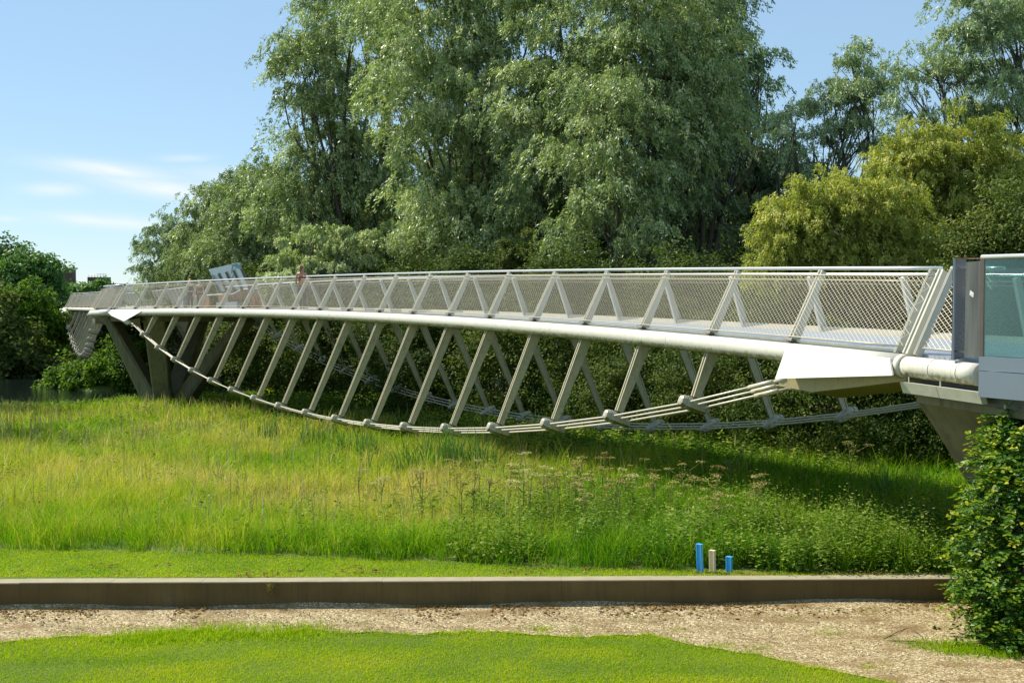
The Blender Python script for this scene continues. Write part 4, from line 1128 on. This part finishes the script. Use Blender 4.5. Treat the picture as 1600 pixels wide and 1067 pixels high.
# ------------------------------------------------------------------ buildings far left
bd = empty('campus_building', P(140, 470, 300), 'brown building with two dark rooftop plant rooms beyond the river', 'building')
def bbox(name, x0, x1, yt, yb, D, dep, mat, root, parent=None):
    a = P(x0, yt, D); b = P(x1, yb, D); mb = MB(); mb.box((a.x, D, b.z), (b.x, D + dep, a.z), 0)
    return mb.build(name, mat, parent or root)
brick = simple('dark_brown_cladding', (.085, .045, .045), .7, 0, .15, .4)
brick2 = simple('brown_brick', (.17, .10, .075), .8, 0, .15, .4)
bbox('wall', 60, 215, 443.5, 560, 300, 14, brick, bd)
r1 = bbox('plant_room', 84, 113, 421, 443.6, 301, 2.6, brick, bd)
r2 = bbox('plant_room', 136.5, 164, 433, 443.7, 301, 4.5, brick, bd)
def roofrail(x0, x1, yt, D, parent, root):
    mb = MB(); n_ = 6
    a = P(x0, yt, D); b = P(x1, yt, D); h = .75
    for k_ in range(n_ + 1):
        p = a.lerp(b, k_ / n_); mb.tube([p, p + up_(h)], .05, 4)
    for hh in (.4, .75): mb.tube([a + up_(hh), b + up_(hh)], .04, 4)
    mb.build('roof_railing', M['gutter'], parent)
roofrail(97, 114, 421, 301.5, r1, bd); roofrail(139, 166, 433, 301.5, r2, bd)
mb = MB()
for k_ in range(9):
    a = P(90 + k_ * 14, 449, 299.9); mb.box((a.x, 299.86, a.z - 1.5), (a.x + 1.2, 299.97, a.z), 0)
mb.build('window', M['darkmetal'], bd)
b2 = empty('pale_building', P(207, 480, 260), 'low pale building with a brown wall seen through the railing beyond the river', 'building')
bbox('wall', 196, 225, 455, 500, 260, 12, simple('pale_render', (.55, .52, .47), .8), b2)
bbox('roof', 194, 222, 446.5, 455.2, 259.5, 12, simple('pale_roof_sheet', (.75, .75, .72), .7), b2)
bbox('brick_wall', 198, 216, 458, 466, 259.8, .3, brick2, b2)

# ------------------------------------------------------------------ people
def skin_obj(name, pts, edges, mat, root, sub=2, rootv=0):
    me = bpy.data.meshes.new(name); me.from_pydata([p[0] for p in pts], edges, []); me.materials.append(mat)
    o = link(name, me, root)
    md = o.modifiers.new('skin', 'SKIN'); md.use_smooth_shade = True
    for i_, p in enumerate(pts):
        r_ = p[1]; me.skin_vertices[0].data[i_].radius = r_ if isinstance(r_, tuple) else (r_, r_)
        me.skin_vertices[0].data[i_].use_root = (i_ == rootv)
    s_ = o.modifiers.new('sub', 'SUBSURF'); s_.levels = sub; s_.render_levels = sub
    return o
def person(base, H, face, label, skin, top_m, leg_m, hair_m, shoe_m, step=.18, pony=True, phone=None, arms=(.1, .1)):
    """standing / walking figure; face = direction looked at (angle, 0 = away from camera)"""
    root = empty('person', base, label, 'person')
    k = H / 1.68; ca, sa = math.cos(face), math.sin(face)
    def W3(x_, y_, z_): # local: x right, y forward
        return (base.x + k * (x_ * ca + y_ * sa), base.y + k * (-x_ * sa + y_ * ca), base.z + k * z_)
    js = {'pel': (0, 0, .92, (.13, .10)), 'wai': (0, .01, 1.06, (.115, .085)), 'che': (0, 0, 1.24, (.145, .10)), 'sho': (0, 0, 1.36, (.11, .075)), 'nec': (0, .01, 1.43, .05), 'chn': (0, .03, 1.50, .06),
          'hd': (0, .02, 1.58, (.075, .09)), 'top': (0, .01, 1.645, .055),
          'hl': (-.09, 0, .86, .085), 'kl': (-.10, step * .55, .47, .055), 'al': (-.10, step * .75, .09, .036), 'fl': (-.10, step * .75 + .12, .04, .035),
          'hr': (.09, 0, .86, .085), 'kr': (.10, -step * .1, .48, .055), 'ar': (.10, -step * .85, .12, .036), 'fr': (.10, -step * .85 + .10, .04, .035),
          'sl': (-.175, 0, 1.36, .052), 'el': (-.225, -.03, 1.10, .038), 'wl': (-.235, .06 + arms[0], .87, .026), 'pl': (-.235, .08 + arms[0], .80, .03),
          'sr': (.175, 0, 1.36, .052), 'er': (.225, -.04, 1.10, .038), 'wr': (.235, .03 + arms[1], .87, .026), 'pr': (.235, .04 + arms[1], .80, .03)}
    ks = list(js); E_ = [('pel', 'wai'), ('wai', 'che'), ('che', 'sho'), ('sho', 'nec'), ('nec', 'chn'), ('chn', 'hd'), ('hd', 'top'), ('pel', 'hl'), ('hl', 'kl'), ('kl', 'al'), ('al', 'fl'),
          ('pel', 'hr'), ('hr', 'kr'), ('kr', 'ar'), ('ar', 'fr'), ('sho', 'sl'), ('sl', 'el'), ('el', 'wl'), ('wl', 'pl'), ('sho', 'sr'), ('sr', 'er'), ('er', 'wr'), ('wr', 'pr')]
    def rr(r_, g=0): return tuple((q + g) * k for q in r_) if isinstance(r_, tuple) else (r_ + g) * k
    pts = [(W3(*js[q][:3]), rr(js[q][3])) for q in ks]
    skin_obj('body', pts, [(ks.index(a_), ks.index(b_)) for a_, b_ in E_], skin, root)
    # fingers, nose and ears as small tapered forms
    mb = MB()
    for hk in ('pl', 'pr'):
        x_, y_, z_ = js[hk][:3]; sx = -1 if hk == 'pl' else 1
        for f_, (o_, ln_) in enumerate(((.024, .068), (.008, .078), (-.008, .072), (-.024, .055))):
            mb.tube([W3(x_, y_ + o_, z_ - .02), W3(x_ - sx * .004, y_ + o_ + .004, z_ - .02 - ln_ * .6), W3(x_ - sx * .018, y_ + o_ + .01, z_ - .02 - ln_)], [.010 * k, .009 * k, .006 * k], 6)
        mb.tube([W3(x_, y_ + .02, z_ + .02), W3(x_ - sx * .01, y_ + .05, z_ - .01), W3(x_ - sx * .015, y_ + .055, z_ - .035)], [.012 * k, .010 * k, .007 * k], 6)
    mb.tube([W3(0, .105, 1.585), W3(0, .128, 1.55), W3(0, .105, 1.54)], [.008 * k, .014 * k, .010 * k], 6)
    for sx in (-1, 1): mb.tube([W3(sx * .076, .01, 1.59), W3(sx * .088, 0, 1.575), W3(sx * .078, .01, 1.55)], [.012 * k, .014 * k, .008 * k], 6)
    mb.build('hands_and_face', skin, root)
    mb = MB()
    for sx in (-1, 1): mb.tube([W3(sx * .032, .100, 1.585), W3(sx * .032, .109, 1.585)], .009 * k, 6)
    mb.tube([W3(-.025, .103, 1.515), W3(0, .109, 1.513), W3(.025, .103, 1.515)], .005 * k, 5)
    mb.build('eyes_and_mouth', hair_m, root)
    tp = ['wai', 'che', 'sho']
    skin_obj('top', [(W3(0, 0, .98), rr((.128, .10), .006)), (W3(*js['wai'][:3]), rr(js['wai'][3], .010)), (W3(*js['che'][:3]), rr(js['che'][3], .010)), (W3(0, 0, 1.33), rr((.115, .08), .008))], [(0, 1), (1, 2), (2, 3)], top_m, root, 2)
    lp = ['pel', 'hl', 'kl', 'al', 'hr', 'kr', 'ar']
    lk = [(W3(js[q][0], js[q][1], js[q][2] + (.03 if q in ('al', 'ar') else 0)), rr(js[q][3], .012)) for q in lp] + [(W3(0, 0, 1.0), rr((.12, .09), .008))]
    skin_obj('trousers', lk, [(0, 1), (1, 2), (2, 3), (0, 4), (4, 5), (5, 6), (0, 7)], leg_m, root, 2)
    hp = [(W3(0, -.01, 1.67), .070 * k), (W3(0, -.035, 1.60), rr((.092, .088))), (W3(0, -.06, 1.52), .070 * k)]
    he = [(0, 1), (1, 2)]
    if pony: hp += [(W3(0, -.13, 1.62), .045 * k), (W3(0, -.15, 1.50), .045 * k), (W3(0, -.12, 1.36), .022 * k)]; he += [(1, 3), (3, 4), (4, 5)]
    skin_obj('hair', hp, he, hair_m, root, 2)
    for a_, b_ in (('al', 'fl'), ('ar', 'fr')):
        pa, pb = js[a_], js[b_]
        skin_obj('shoe', [(W3(pa[0], pa[1] - .02, pa[2] - .035), .046 * k), (W3(pa[0], (pa[1] + pb[1]) / 2 + .02, .045 + (pa[2] - .09)), .043 * k), (W3(pb[0], pb[1] + .03, .035 + (pa[2] - .09) * .6), .036 * k)], [(0, 1), (1, 2)], shoe_m, root, 1)
    if phone:
        mb = MB(); c = Vector(W3(-.262, .10, .86)); mb.box(c - Vector((.03, .012, .12)) * k, c + Vector((.03, .012, .09)) * k); 
        o = mb.build('bottle', phone, None); tag(o, 'light blue bottle held in the left hand of the walking woman', 'bottle')
    return root
skinm = simple('skin', (.52, .27, .17), .5, 0, .06)
skinp = simple('pale_skin', (.66, .40, .30), .5, 0, .06)
hairb = simple('light_brown_hair', (.20, .11, .05), .6, 0, .3, 30)
hairr = simple('auburn_hair', (.26, .07, .03), .6, 0, .3, 30)
hairo = simple('orange_hair', (.62, .20, .05), .6, 0, .2, 30)
shoe = simple('pale_shoe', (.6, .5, .48), .6)
wz = EYE + float(span1.z0(12)) - .06
wp = P(472, 483.5, 47.8); wp.z = wz
person(wp, 1.70, .15, 'woman with ponytail, rust vest and dark leggings walking away along the bridge', skinm,
       simple('rust_vest', (.33, .09, .06), .8), simple('dark_leggings', (.075, .065, .06), .8), hairb, shoe, .2, True, simple('light_blue_plastic', (.25, .5, .7), .4))
zz = EYE + float(span1.z0(20.5)) - .08
p1 = P(297.5, 484, 69.0); p1.z = zz
person(p1, 1.70, math.pi + .1, 'person with dark auburn hair on the platform, left of the orange haired one', skinp,
       simple('dark_brown_top', (.10, .06, .055), .8), simple('charcoal_trousers', (.07, .06, .06), .8), hairr, shoe, .05, False, None, (.15, .12))
p2 = P(312, 484, 70.5); p2.z = zz
person(p2, 1.62, math.pi - .3, 'person with bright orange hair and bare shoulders standing on the pier platform', skinp,
       simple('taupe_top', (.20, .12, .10), .8), simple('taupe_trousers', (.12, .09, .08), .8), hairo, shoe, .05, False, None, (.12, .1))

# ------------------------------------------------------------------ beech hedge
hz = empty('beech_hedge', (6.6, 16.0, 0), 'dense glossy beech hedge with yellow green tips at the right edge of the gravel path', 'hedge')
def hp_(x, y, D, rx, ry, rd): c = P(x + 20, y, D); return (np.array(c), np.array([rx / FPX * D, rd, ry / FPX * D]))
hel = [hp_(1600, 900, 16.2, 95, 105, .9), (hp_(1610, 790, 16.4, 100, 110, .9)), hp_(1625, 700, 16.6, 100, 75, .9), hp_(1548, 850, 16.5, 66, 110, .8), hp_(1575, 975, 16.0, 62, 50, .6), hp_(1550, 740, 16.8, 36, 60, .6),
       hp_(1570, 670, 16.8, 34, 40, .5), hp_(1700, 850, 16.2, 90, 160, .9), hp_(1640, 640, 16.9, 50, 36, .6), hp_(1528, 925, 16.3, 46, 55, .6)]
mb = MB()
for k_ in range(16):
    a_ = Vector((rng.uniform(6.0, 7.4), rng.uniform(15.7, 16.6), -.05)); c_, r_ = hel[rng.randint(len(hel))]
    limb(mb, a_, Vector(c_) + Vector(randn3(1)[0]) * .4, .035, .006, .1, 6)
mb.build('stems', M['bark'], hz)
nt_ = 3900
P0, d_, _ = ell_pts(hel, nt_, .62, .10)
# twigs: horizontal sprays carrying alternate leaves
per = 12; T = np.tile(np.linspace(0, 1, per), (nt_, 1))
dr = d_ * np.array([1, 1, .25]) + rng.normal(0, .35, (nt_, 3)); dr /= np.linalg.norm(dr, axis=1, keepdims=True)
up_tw = rng.rand(nt_) < .12 * (P0[:, 2] > 2.2)
dr[up_tw] = np.array([0, 0, 1]) + rng.normal(0, .25, (up_tw.sum(), 3))
ln = rng.uniform(.15, .34, nt_)
C = P0[:, None] + dr[:, None] * T[..., None] * ln[:, None, None]; C[..., 2] -= .08 * T ** 2
sd_ = np.cross(dr, np.array([0, 0, 1.0])); sd_ /= np.linalg.norm(sd_, axis=1, keepdims=True) + 1e-6
alt = np.where(np.arange(per) % 2 == 0, 1, -1)
C = C + sd_[:, None] * (alt * .028)[None, :, None]
C = C.reshape(-1, 3) + rng.normal(0, .008, (nt_ * per, 3))
D1 = (dr[:, None] * .7 + sd_[:, None] * alt[None, :, None]).reshape(-1, 3) + rng.normal(0, .3, (nt_ * per, 3))
N = np.array([0, 0, 1.0]) + rng.normal(0, .42, (nt_ * per, 3)) + np.repeat(d_, per, 0) * .45
D1 /= np.linalg.norm(D1, axis=1, keepdims=True); S_ = np.cross(D1, N); S_ /= np.linalg.norm(S_, axis=1, keepdims=True); N2 = np.cross(S_, D1)
nl = len(C); L = rng.uniform(.05, .085, nl)[:, None]; Wd = L * .62
# 8-vertex leaf folded along the midrib
pts = [C - D1 * L * .5, C - D1 * L * .15 + S_ * Wd * .45 + N2 * L * .08, C + D1 * L * .2 + S_ * Wd * .42 + N2 * L * .08, C + D1 * L * .55, C + D1 * L * .2 - S_ * Wd * .42 + N2 * L * .08, C - D1 * L * .15 - S_ * Wd * .45 + N2 * L * .08]
V = np.stack(pts, 1).reshape(-1, 3); o = 6 * np.arange(nl)[:, None]
F = np.concatenate([o + np.array([[0, 1, 2, 3]]), o + np.array([[0, 3, 4, 5]])], 0)
tint = np.clip(np.repeat(rng.normal(.33, .15, nt_), per) + np.tile(np.linspace(-.14, .28, per), nt_) + rng.normal(0, .12, nl) + .12 * np.repeat(sstep(0, 2.5, P0[:, 2]), per), 0, 1)
link('foliage', np_mesh('foliage', V, F, M['beech'], np.concatenate([tint, tint])), hz)

# ------------------------------------------------------------------ herbs, umbels, reeds
def herbs(name, X, Y, H, leafL, mat, label, cat, per=16, spread=.14, bias=0., flowers=0, parent=None, z=None):
    n = len(X); Z = ground(X, Y) if z is None else z
    T = np.tile(np.linspace(.12, 1, per), (n, 1)); ang = rng.uniform(0, 6.28, (n, 1)) + np.arange(per)[None] * 2.4
    lean = rng.normal(0, .14, (n, 2))
    r = spread * (1.15 - .8 * T) * (H[:, None] / .8)
    C = np.stack([X[:, None] + np.cos(ang) * r + lean[:, :1] * T * H[:, None], Y[:, None] + np.sin(ang) * r + lean[:, 1:] * T * H[:, None], Z[:, None] + H[:, None] * T], -1).reshape(-1, 3)
    D1 = np.stack([np.cos(ang), np.sin(ang), -.3 + .5 * T], -1).reshape(-1, 3) + rng.normal(0, .2, (n * per, 3))
    N = np.array([0, 0, 1.]) + rng.normal(0, .35, (n * per, 3))
    LL = (np.broadcast_to(np.asarray(leafL), (n,))[:, None] * (1.2 - .6 * T)).ravel()
    V, F = leaf_quads(C, D1, N, LL, LL * .45)
    tint = np.clip(np.repeat(rng.normal(.42 + bias, .24, n), per) + rng.normal(0, .16, n * per), 0, 1)
    o = link(name, np_mesh(name, V, F, mat, tint), parent)
    if label: tag(o, label, cat, kind='stuff')
    return o
def pts_region(n, x0, x1, y0, y1, f=None):
    x = rng.uniform(x0, x1, n); y = rng.uniform(y0, y1, n); k = (y > strip_y(x) + .1) & (y < bank_y(x))
    if f is not None: k &= f(x, y)
    return x[k], y[k]
def dens(x, y):
    w = sstep(-3.0, 3.5, x + .06 * (y - 20)) * .95 + .05
    return rng.rand(len(x)) < w * (.35 + .9 * vnoise(x, y, 1.6, 41))
x, y = pts_region(13500, -6, 9, 18.6, 31, dens)
k = (y < 23.2 + rng.normal(0, .5, len(x)) - .25 * (x - 4)) | (rng.rand(len(x)) < .10); x, y = x[k], y[k]
pn = vnoise(x, y, .7, 45); k = (pn > .34) & ~((x > 2.5) & (x < 3.6) & (y < 18.8)); x, y, pn = x[k], y[k], pn[k]
kd = rng.randint(0, 3, len(x)) + 0 * x; kd = np.floor(vnoise(x, y, .9, 46) * 3).astype(int)
for q_, (LL_, pr_, sp_, hh_, bi_, nm_) in enumerate(((.075, 20, .12, 1.0, -.05, 'narrow leaved'), (.13, 14, .17, .75, .05, 'broad leaved'), (.055, 26, .13, 1.15, .18, 'small leaved'))):
    kk = kd == q_
    herbs('meadow_herbs', x[kk], y[kk], rng.uniform(.22, .70, kk.sum()) * (.45 + 1.2 * pn[kk]) * hh_, LL_ + .001 * y[kk], M['herb'], nm_ + ' herbs growing through the right part of the meadow', 'plants', pr_, sp_, bi_)
# docks and dead stalks standing above the herbs
x, y = pts_region(900, -9, 9, 18.8, 34, lambda a, b: rng.rand(len(a)) < sstep(-8, 2, a))
tag(blades('dead_stalks', x, y, rng.uniform(.6, 1.15, len(x)), np.full(len(x), .012), rng.uniform(0, .4, len(x)), M['umbel'], .15), 'thin brown dead stalks poking out of the herbs', 'plants', kind='stuff')
def behind(x, y):
    cx_ = np.interp(y, [20, 31, 43, 54, 60, 66], [9.9, 4.9, -1.6, -8.0, -12, -15]); return (x > cx_ - 2.0) & (rng.rand(len(x)) < .9)
x, y = pts_region(16000, -16, 22, 24, 64, behind)
herbs('undergrowth', x, y, rng.uniform(.3, .9, len(x)) * (.35 + .9 * vnoise(x, y, 2.2, 43)) * np.where(y < 32, .42, 1.1), .05 + .0042 * y, M['herb'], 'bright leafy undergrowth on the ground beneath and beyond the footbridge', 'plants', 14, .2)
x, y = pts_region(5200, -24, 8, 19, 60, lambda a, b: (vnoise(a, b, 1.3, 44) > .62) | (rng.rand(len(a)) < .06))
herbs('scattered_herbs', x, y, rng.uniform(.22, .6, len(x)), .05 + .0024 * y, M['herb'], 'small broad leaved weeds dotted through the open meadow', 'plants', 16, .15, -.16)
x, y = pts_region(1500, -27, -12, 58, 75, lambda a, b: b > bank_y(a) - 7)
herbs('bank_plants', x, y, rng.uniform(.15, .35, len(x)), .2, M['herb'], 'ragged herbs along the near river bank', 'plants', 12, .2)

# umbels: individuals
def umbel_plant(X, Y, h):
    z = float(ground(X, Y)); root = empty('umbel_plant', (X, Y, z), 'dry hogweed plant with flat beige flower heads standing in the meadow', 'plant', 'dry umbel plants in the meadow')
    mb = MB(); top = Vector((X + rng.normal(0, .05), Y, z + h)); mb.tube([Vector((X, Y, z)), Vector((X, Y, z + h * .5)), top], [.010, .008, .005], 5)
    heads = [top]
    for k_ in range(rng.randint(2, 5)):
        s_ = Vector((X, Y, z + h * rng.uniform(.45, .8))); e_ = s_ + Vector((rng.normal(0, .14), rng.normal(0, .12), rng.uniform(.12, .28))); mb.tube([s_, s_.lerp(e_, .5) + up_(-.02), e_], [.006, .005, .004], 4); heads.append(e_)
    mb.build('stem', M['stem'], root)
    tb_ = rng.uniform(.3, .8)
    for hd in heads:
        rr_ = rng.uniform(.06, .135); n_ = 60; a_ = rng.uniform(0, 6.28, n_); q = np.sqrt(rng.rand(n_)) * rr_
        C = np.array(hd)[None] + np.stack([np.cos(a_) * q, np.sin(a_) * q, .02 * (1 - (q / rr_) ** 2) + rng.normal(0, .008, n_)], 1)
        V, F = leaf_quads(C, randn3(n_) * np.array([1, 1, .3]), randn3(n_) * .5 + np.array([0, 0, 1]), .03, .024)
        link('flower_head', np_mesh('flower_head', V, F, M['umbel'], np.clip(rng.normal(tb_, .15, n_), 0, 1)), root)
    herbs('leaf', np.full(1, X), np.full(1, Y), np.array([h * .6]), .12, M['herb'], None, None, 9, .16, parent=root)
uml = [(745, 748), (800, 762), (768, 790), (850, 770), (823, 748), (862, 790), (905, 765), (950, 800), (985, 770), (1010, 790), (955, 815), (1040, 780), (1090, 790), (1120, 800), (1075, 750), (935, 760), (880, 800), (815, 800),
       (1005, 745), (1175, 800), (1200, 780), (590, 765), (660, 760), (700, 740), (1330, 700), (1140, 745), (640, 800), (560, 740), (720, 800), (890, 745)] + [(int(rng.uniform(730, 1220)), int(rng.uniform(740, 830))) for _ in range(20)]
for ux, uy in uml:
    D_ = min(EYE * FPX / (uy - 454 + 60) * 1.02, 40); p = P(ux, uy, D_)
    hh = rng.uniform(.65, 1.0)
    umbel_plant(p.x + rng.normal(0, .1), max(D_, float(strip_y(p.x)) + .6), hh)
# reed clumps
def reeds(px, py, n_, h_, label):
    D_ = EYE * FPX / (py - 454) * .985
    for _ in range(4):
        p = P(px, py, D_); D_ = (EYE - float(ground(p.x, D_))) * FPX / (py - 454)
    p = P(px, py, D_); x = p.x + rng.normal(0, .28, n_); y = D_ + rng.normal(0, .25, n_); z = float(ground(p.x, D_))
    root = empty('reed_clump', (p.x, D_, z), label, 'reeds')
    x = np.repeat(x, 2) + rng.normal(0, .12, 2 * n_); y = np.repeat(y, 2) + rng.normal(0, .1, 2 * n_)
    blades('leaves', x, y, rng.uniform(.5, 1.0, 2 * n_) * h_ * 1.12, np.full(2 * n_, .032), rng.rand(2 * n_), M['reed'], .32, parent=root)
reeds(722, 752, 60, 1.35, 'tall arching reed leaves in front of the middle cable clamps')
reeds(690, 742, 44, 1.25, 'upright reed clump just left of the tall arching one')
reeds(760, 750, 30, 1.1, 'thin reed clump right of the tall arching one')
reeds(535, 715, 30, .9, 'low reed clump between the two left ones')
reeds(420, 690, 26, .9, 'far left sparse reeds at the edge of the bridge shade')
reeds(640, 745, 26, 1.0, 'smaller reed clump left of the tall arching one')
reeds(575, 722, 34, 1.05, 'reed clump below the strut feet, second from the left')
reeds(490, 705, 34, 1.05, 'leftmost dark reed clump below the bridge')
reeds(1380, 800, 40, .9, 'grassy reed tuft in the shadow band near the hedge')
reeds(1440, 850, 50, .7, 'long leaved tuft beside the wall close to the hedge')
# leafy mound of weeds near right: nettle stand
def stand(px, py, n_, w_, h0, h1, label):
    D_ = 22.
    for _ in range(6): p = P(px, py, D_); D_ = (EYE - float(ground(p.x, D_))) * FPX / (py - 454)
    x = p.x + rng.normal(0, w_, n_); y = np.maximum(D_ + rng.normal(0, .35, n_), strip_y(x) + .08)
    root = empty('weed_stand', (p.x, D_, float(ground(p.x, D_))), label, 'plants')
    herbs('foliage', x, y, rng.uniform(h0, h1, n_), .085, M['herb'], None, None, 20, .13, .08, parent=root)
stand(1330, 880, 120, .42, .5, 1.1, 'tall pale green weed stand rising into the bridge shadow near the hedge')
stand(1250, 885, 110, .45, .3, .6, 'low rounded weed patch left of the tall pale stand')
stand(1420, 885, 90, .35, .3, .55, 'leafy weed patch between the tall stand and the hedge')
stand(1180, 850, 70, .30, .6, 1.05, 'upright leafy weeds right of the blue marker posts')
stand(1000, 850, 60, .5, .25, .45, 'low leafy weeds left of the blue marker posts')

# weeds on the gravel and at the wall
def tuft(px, py, n_, r_, h_, label, mat=None, z=None, tb=.3):
    X_, Y_ = gpt(px, py); n_ = int(n_)
    x = X_ + rng.normal(0, r_, n_); y = Y_ + rng.normal(0, r_ * .8, n_)
    root = empty('grass_tuft', (X_, Y_, 0), label, 'grass tuft', None)
    blades('leaves', x, y, rng.uniform(.4, 1, n_) * h_, np.full(n_, .010), np.clip(rng.normal(tb, .15, n_), 0, 1), mat or M['lawn'], .6, parent=root)
tuft(900, 984, 130, .05, .05, 'small green tuft on the gravel just above the lawn edge')
tuft(845, 983, 420, .12, .05, 'straggling yellowish tuft at the lawn edge left of the small one', tb=.5)
tuft(1058, 985, 200, .09, .045, 'yellow green mossy tuft in the middle of the gravel', tb=.5)
tuft(1295, 990, 260, .13, .05, 'dull tuft on the gravel left of the fallen twigs', tb=.45)
tuft(1140, 1004, 130, .07, .04, 'small dark green tuft near the curved lawn edge')
tuft(1190, 1012, 300, .14, .05, 'broad thin tuft at the curve of the lawn edge', tb=.4)
tuft(1500, 1015, 1500, .20, .10, 'bright grass patch at the foot of the hedge')
tuft(1560, 1022, 1200, .18, .10, 'thick grass right under the hedge corner', tb=.2)
tuft(1440, 1008, 600, .16, .07, 'thin grass beside the fallen twigs')
for q_, (bx_, by_, wd) in enumerate([(405, 990, 'left'), (270, 995, 'far left'), (215, 998, 'outermost left'), (340, 988, 'left middle'), (470, 988, 'middle')]):
    tuft(bx_, by_, 750, .27, .115, 'longer rough grass fringe on the %s part of the lawn edge' % wd, tb=.4)
def weed(px, py, n_, r_, h_, L_, label, z=0.0):
    X_, Y_ = gpt(px, py); root = empty('weed', (X_, Y_, z), label, 'weed')
    x = X_ + rng.normal(0, r_, n_); y = Y_ + rng.normal(0, r_ * .5, n_)
    herbs('leaf', x, y, rng.uniform(.4, 1, n_) * h_, L_, M['herb'], None, None, 10, .06, .1, parent=root)
weed(690, 950, 3, .03, .12, .06, 'small leafy weed at the foot of the low wall')
weed(1560, 1010, 26, .12, .18, .10, 'broad leaved weeds under the hedge')
weed(1500, 1012, 14, .14, .10, .08, 'scattered leafy weeds in the bright grass patch')
weed(1470, 985, 6, .10, .08, .06, 'tiny weeds near the twigs on the gravel')
# hanging dry tuft on the wall face
X_, Y_ = gpt(445, 925); root = empty('grass_tuft', (X_, wall_y(X_) - .15, .40), 'dry brown tuft hanging over the wall edge', 'grass tuft')
n_ = 70; xx = X_ + rng.normal(0, .03, n_)
C = np.stack([xx, wall_y(xx) - .15 - rng.rand(n_) * .04, .40 - rng.rand(n_) * .16], 1)
V, F = leaf_quads(C, np.array([0, -.2, -1.]) + rng.normal(0, .5, (n_, 3)), randn3(n_), .07, .008); link('leaves', np_mesh('leaves', V, F, M['umbel'], rng.rand(n_) * .7), root)
# stalk leaning on the wall, twigs on the gravel
def twig(label, pts, r_=.006, mat=None):
    mb = MB(); mb.tube(pts, [r_ * (1 - .6 * i_ / (len(pts) - 1)) for i_ in range(len(pts))], 6)
    o = mb.build('twig', mat or M['palebark'], None); tag(o, label, 'twig')
a = gpt(519, 950); twig('pale dry stalk leaning against the low wall', [Vector((a[0], 17.75, 0.01)), Vector((a[0] + .10, wall_y(0) - .16, .20)), Vector((a[0] + .26, wall_y(0) - .142, .36))], .006, M['umbel'])
a = gpt(990, 950); twig('short green stalk standing at the foot of the wall', [Vector((a[0], 17.8, 0)), Vector((a[0] - .02, 17.79, .17))], .005, M['stem'])
for k_, (xa, ya, xb, yb, lab) in enumerate([(1385, 1002, 1460, 1008, 'long dark fallen twig on the gravel'), (1380, 1000, 1420, 982, 'thin curved twig arching up from the long one'), (1420, 982, 1445, 1002, 'short bent twig ending by the grass patch')]):
    a = gpt(xa, ya); b = gpt(xb, yb); twig(lab, [Vector((a[0], a[1], .015)), Vector(((a[0] + b[0]) / 2, (a[1] + b[1]) / 2 - .03, .04)), Vector((b[0], b[1], .02))], .007, M['bark'])
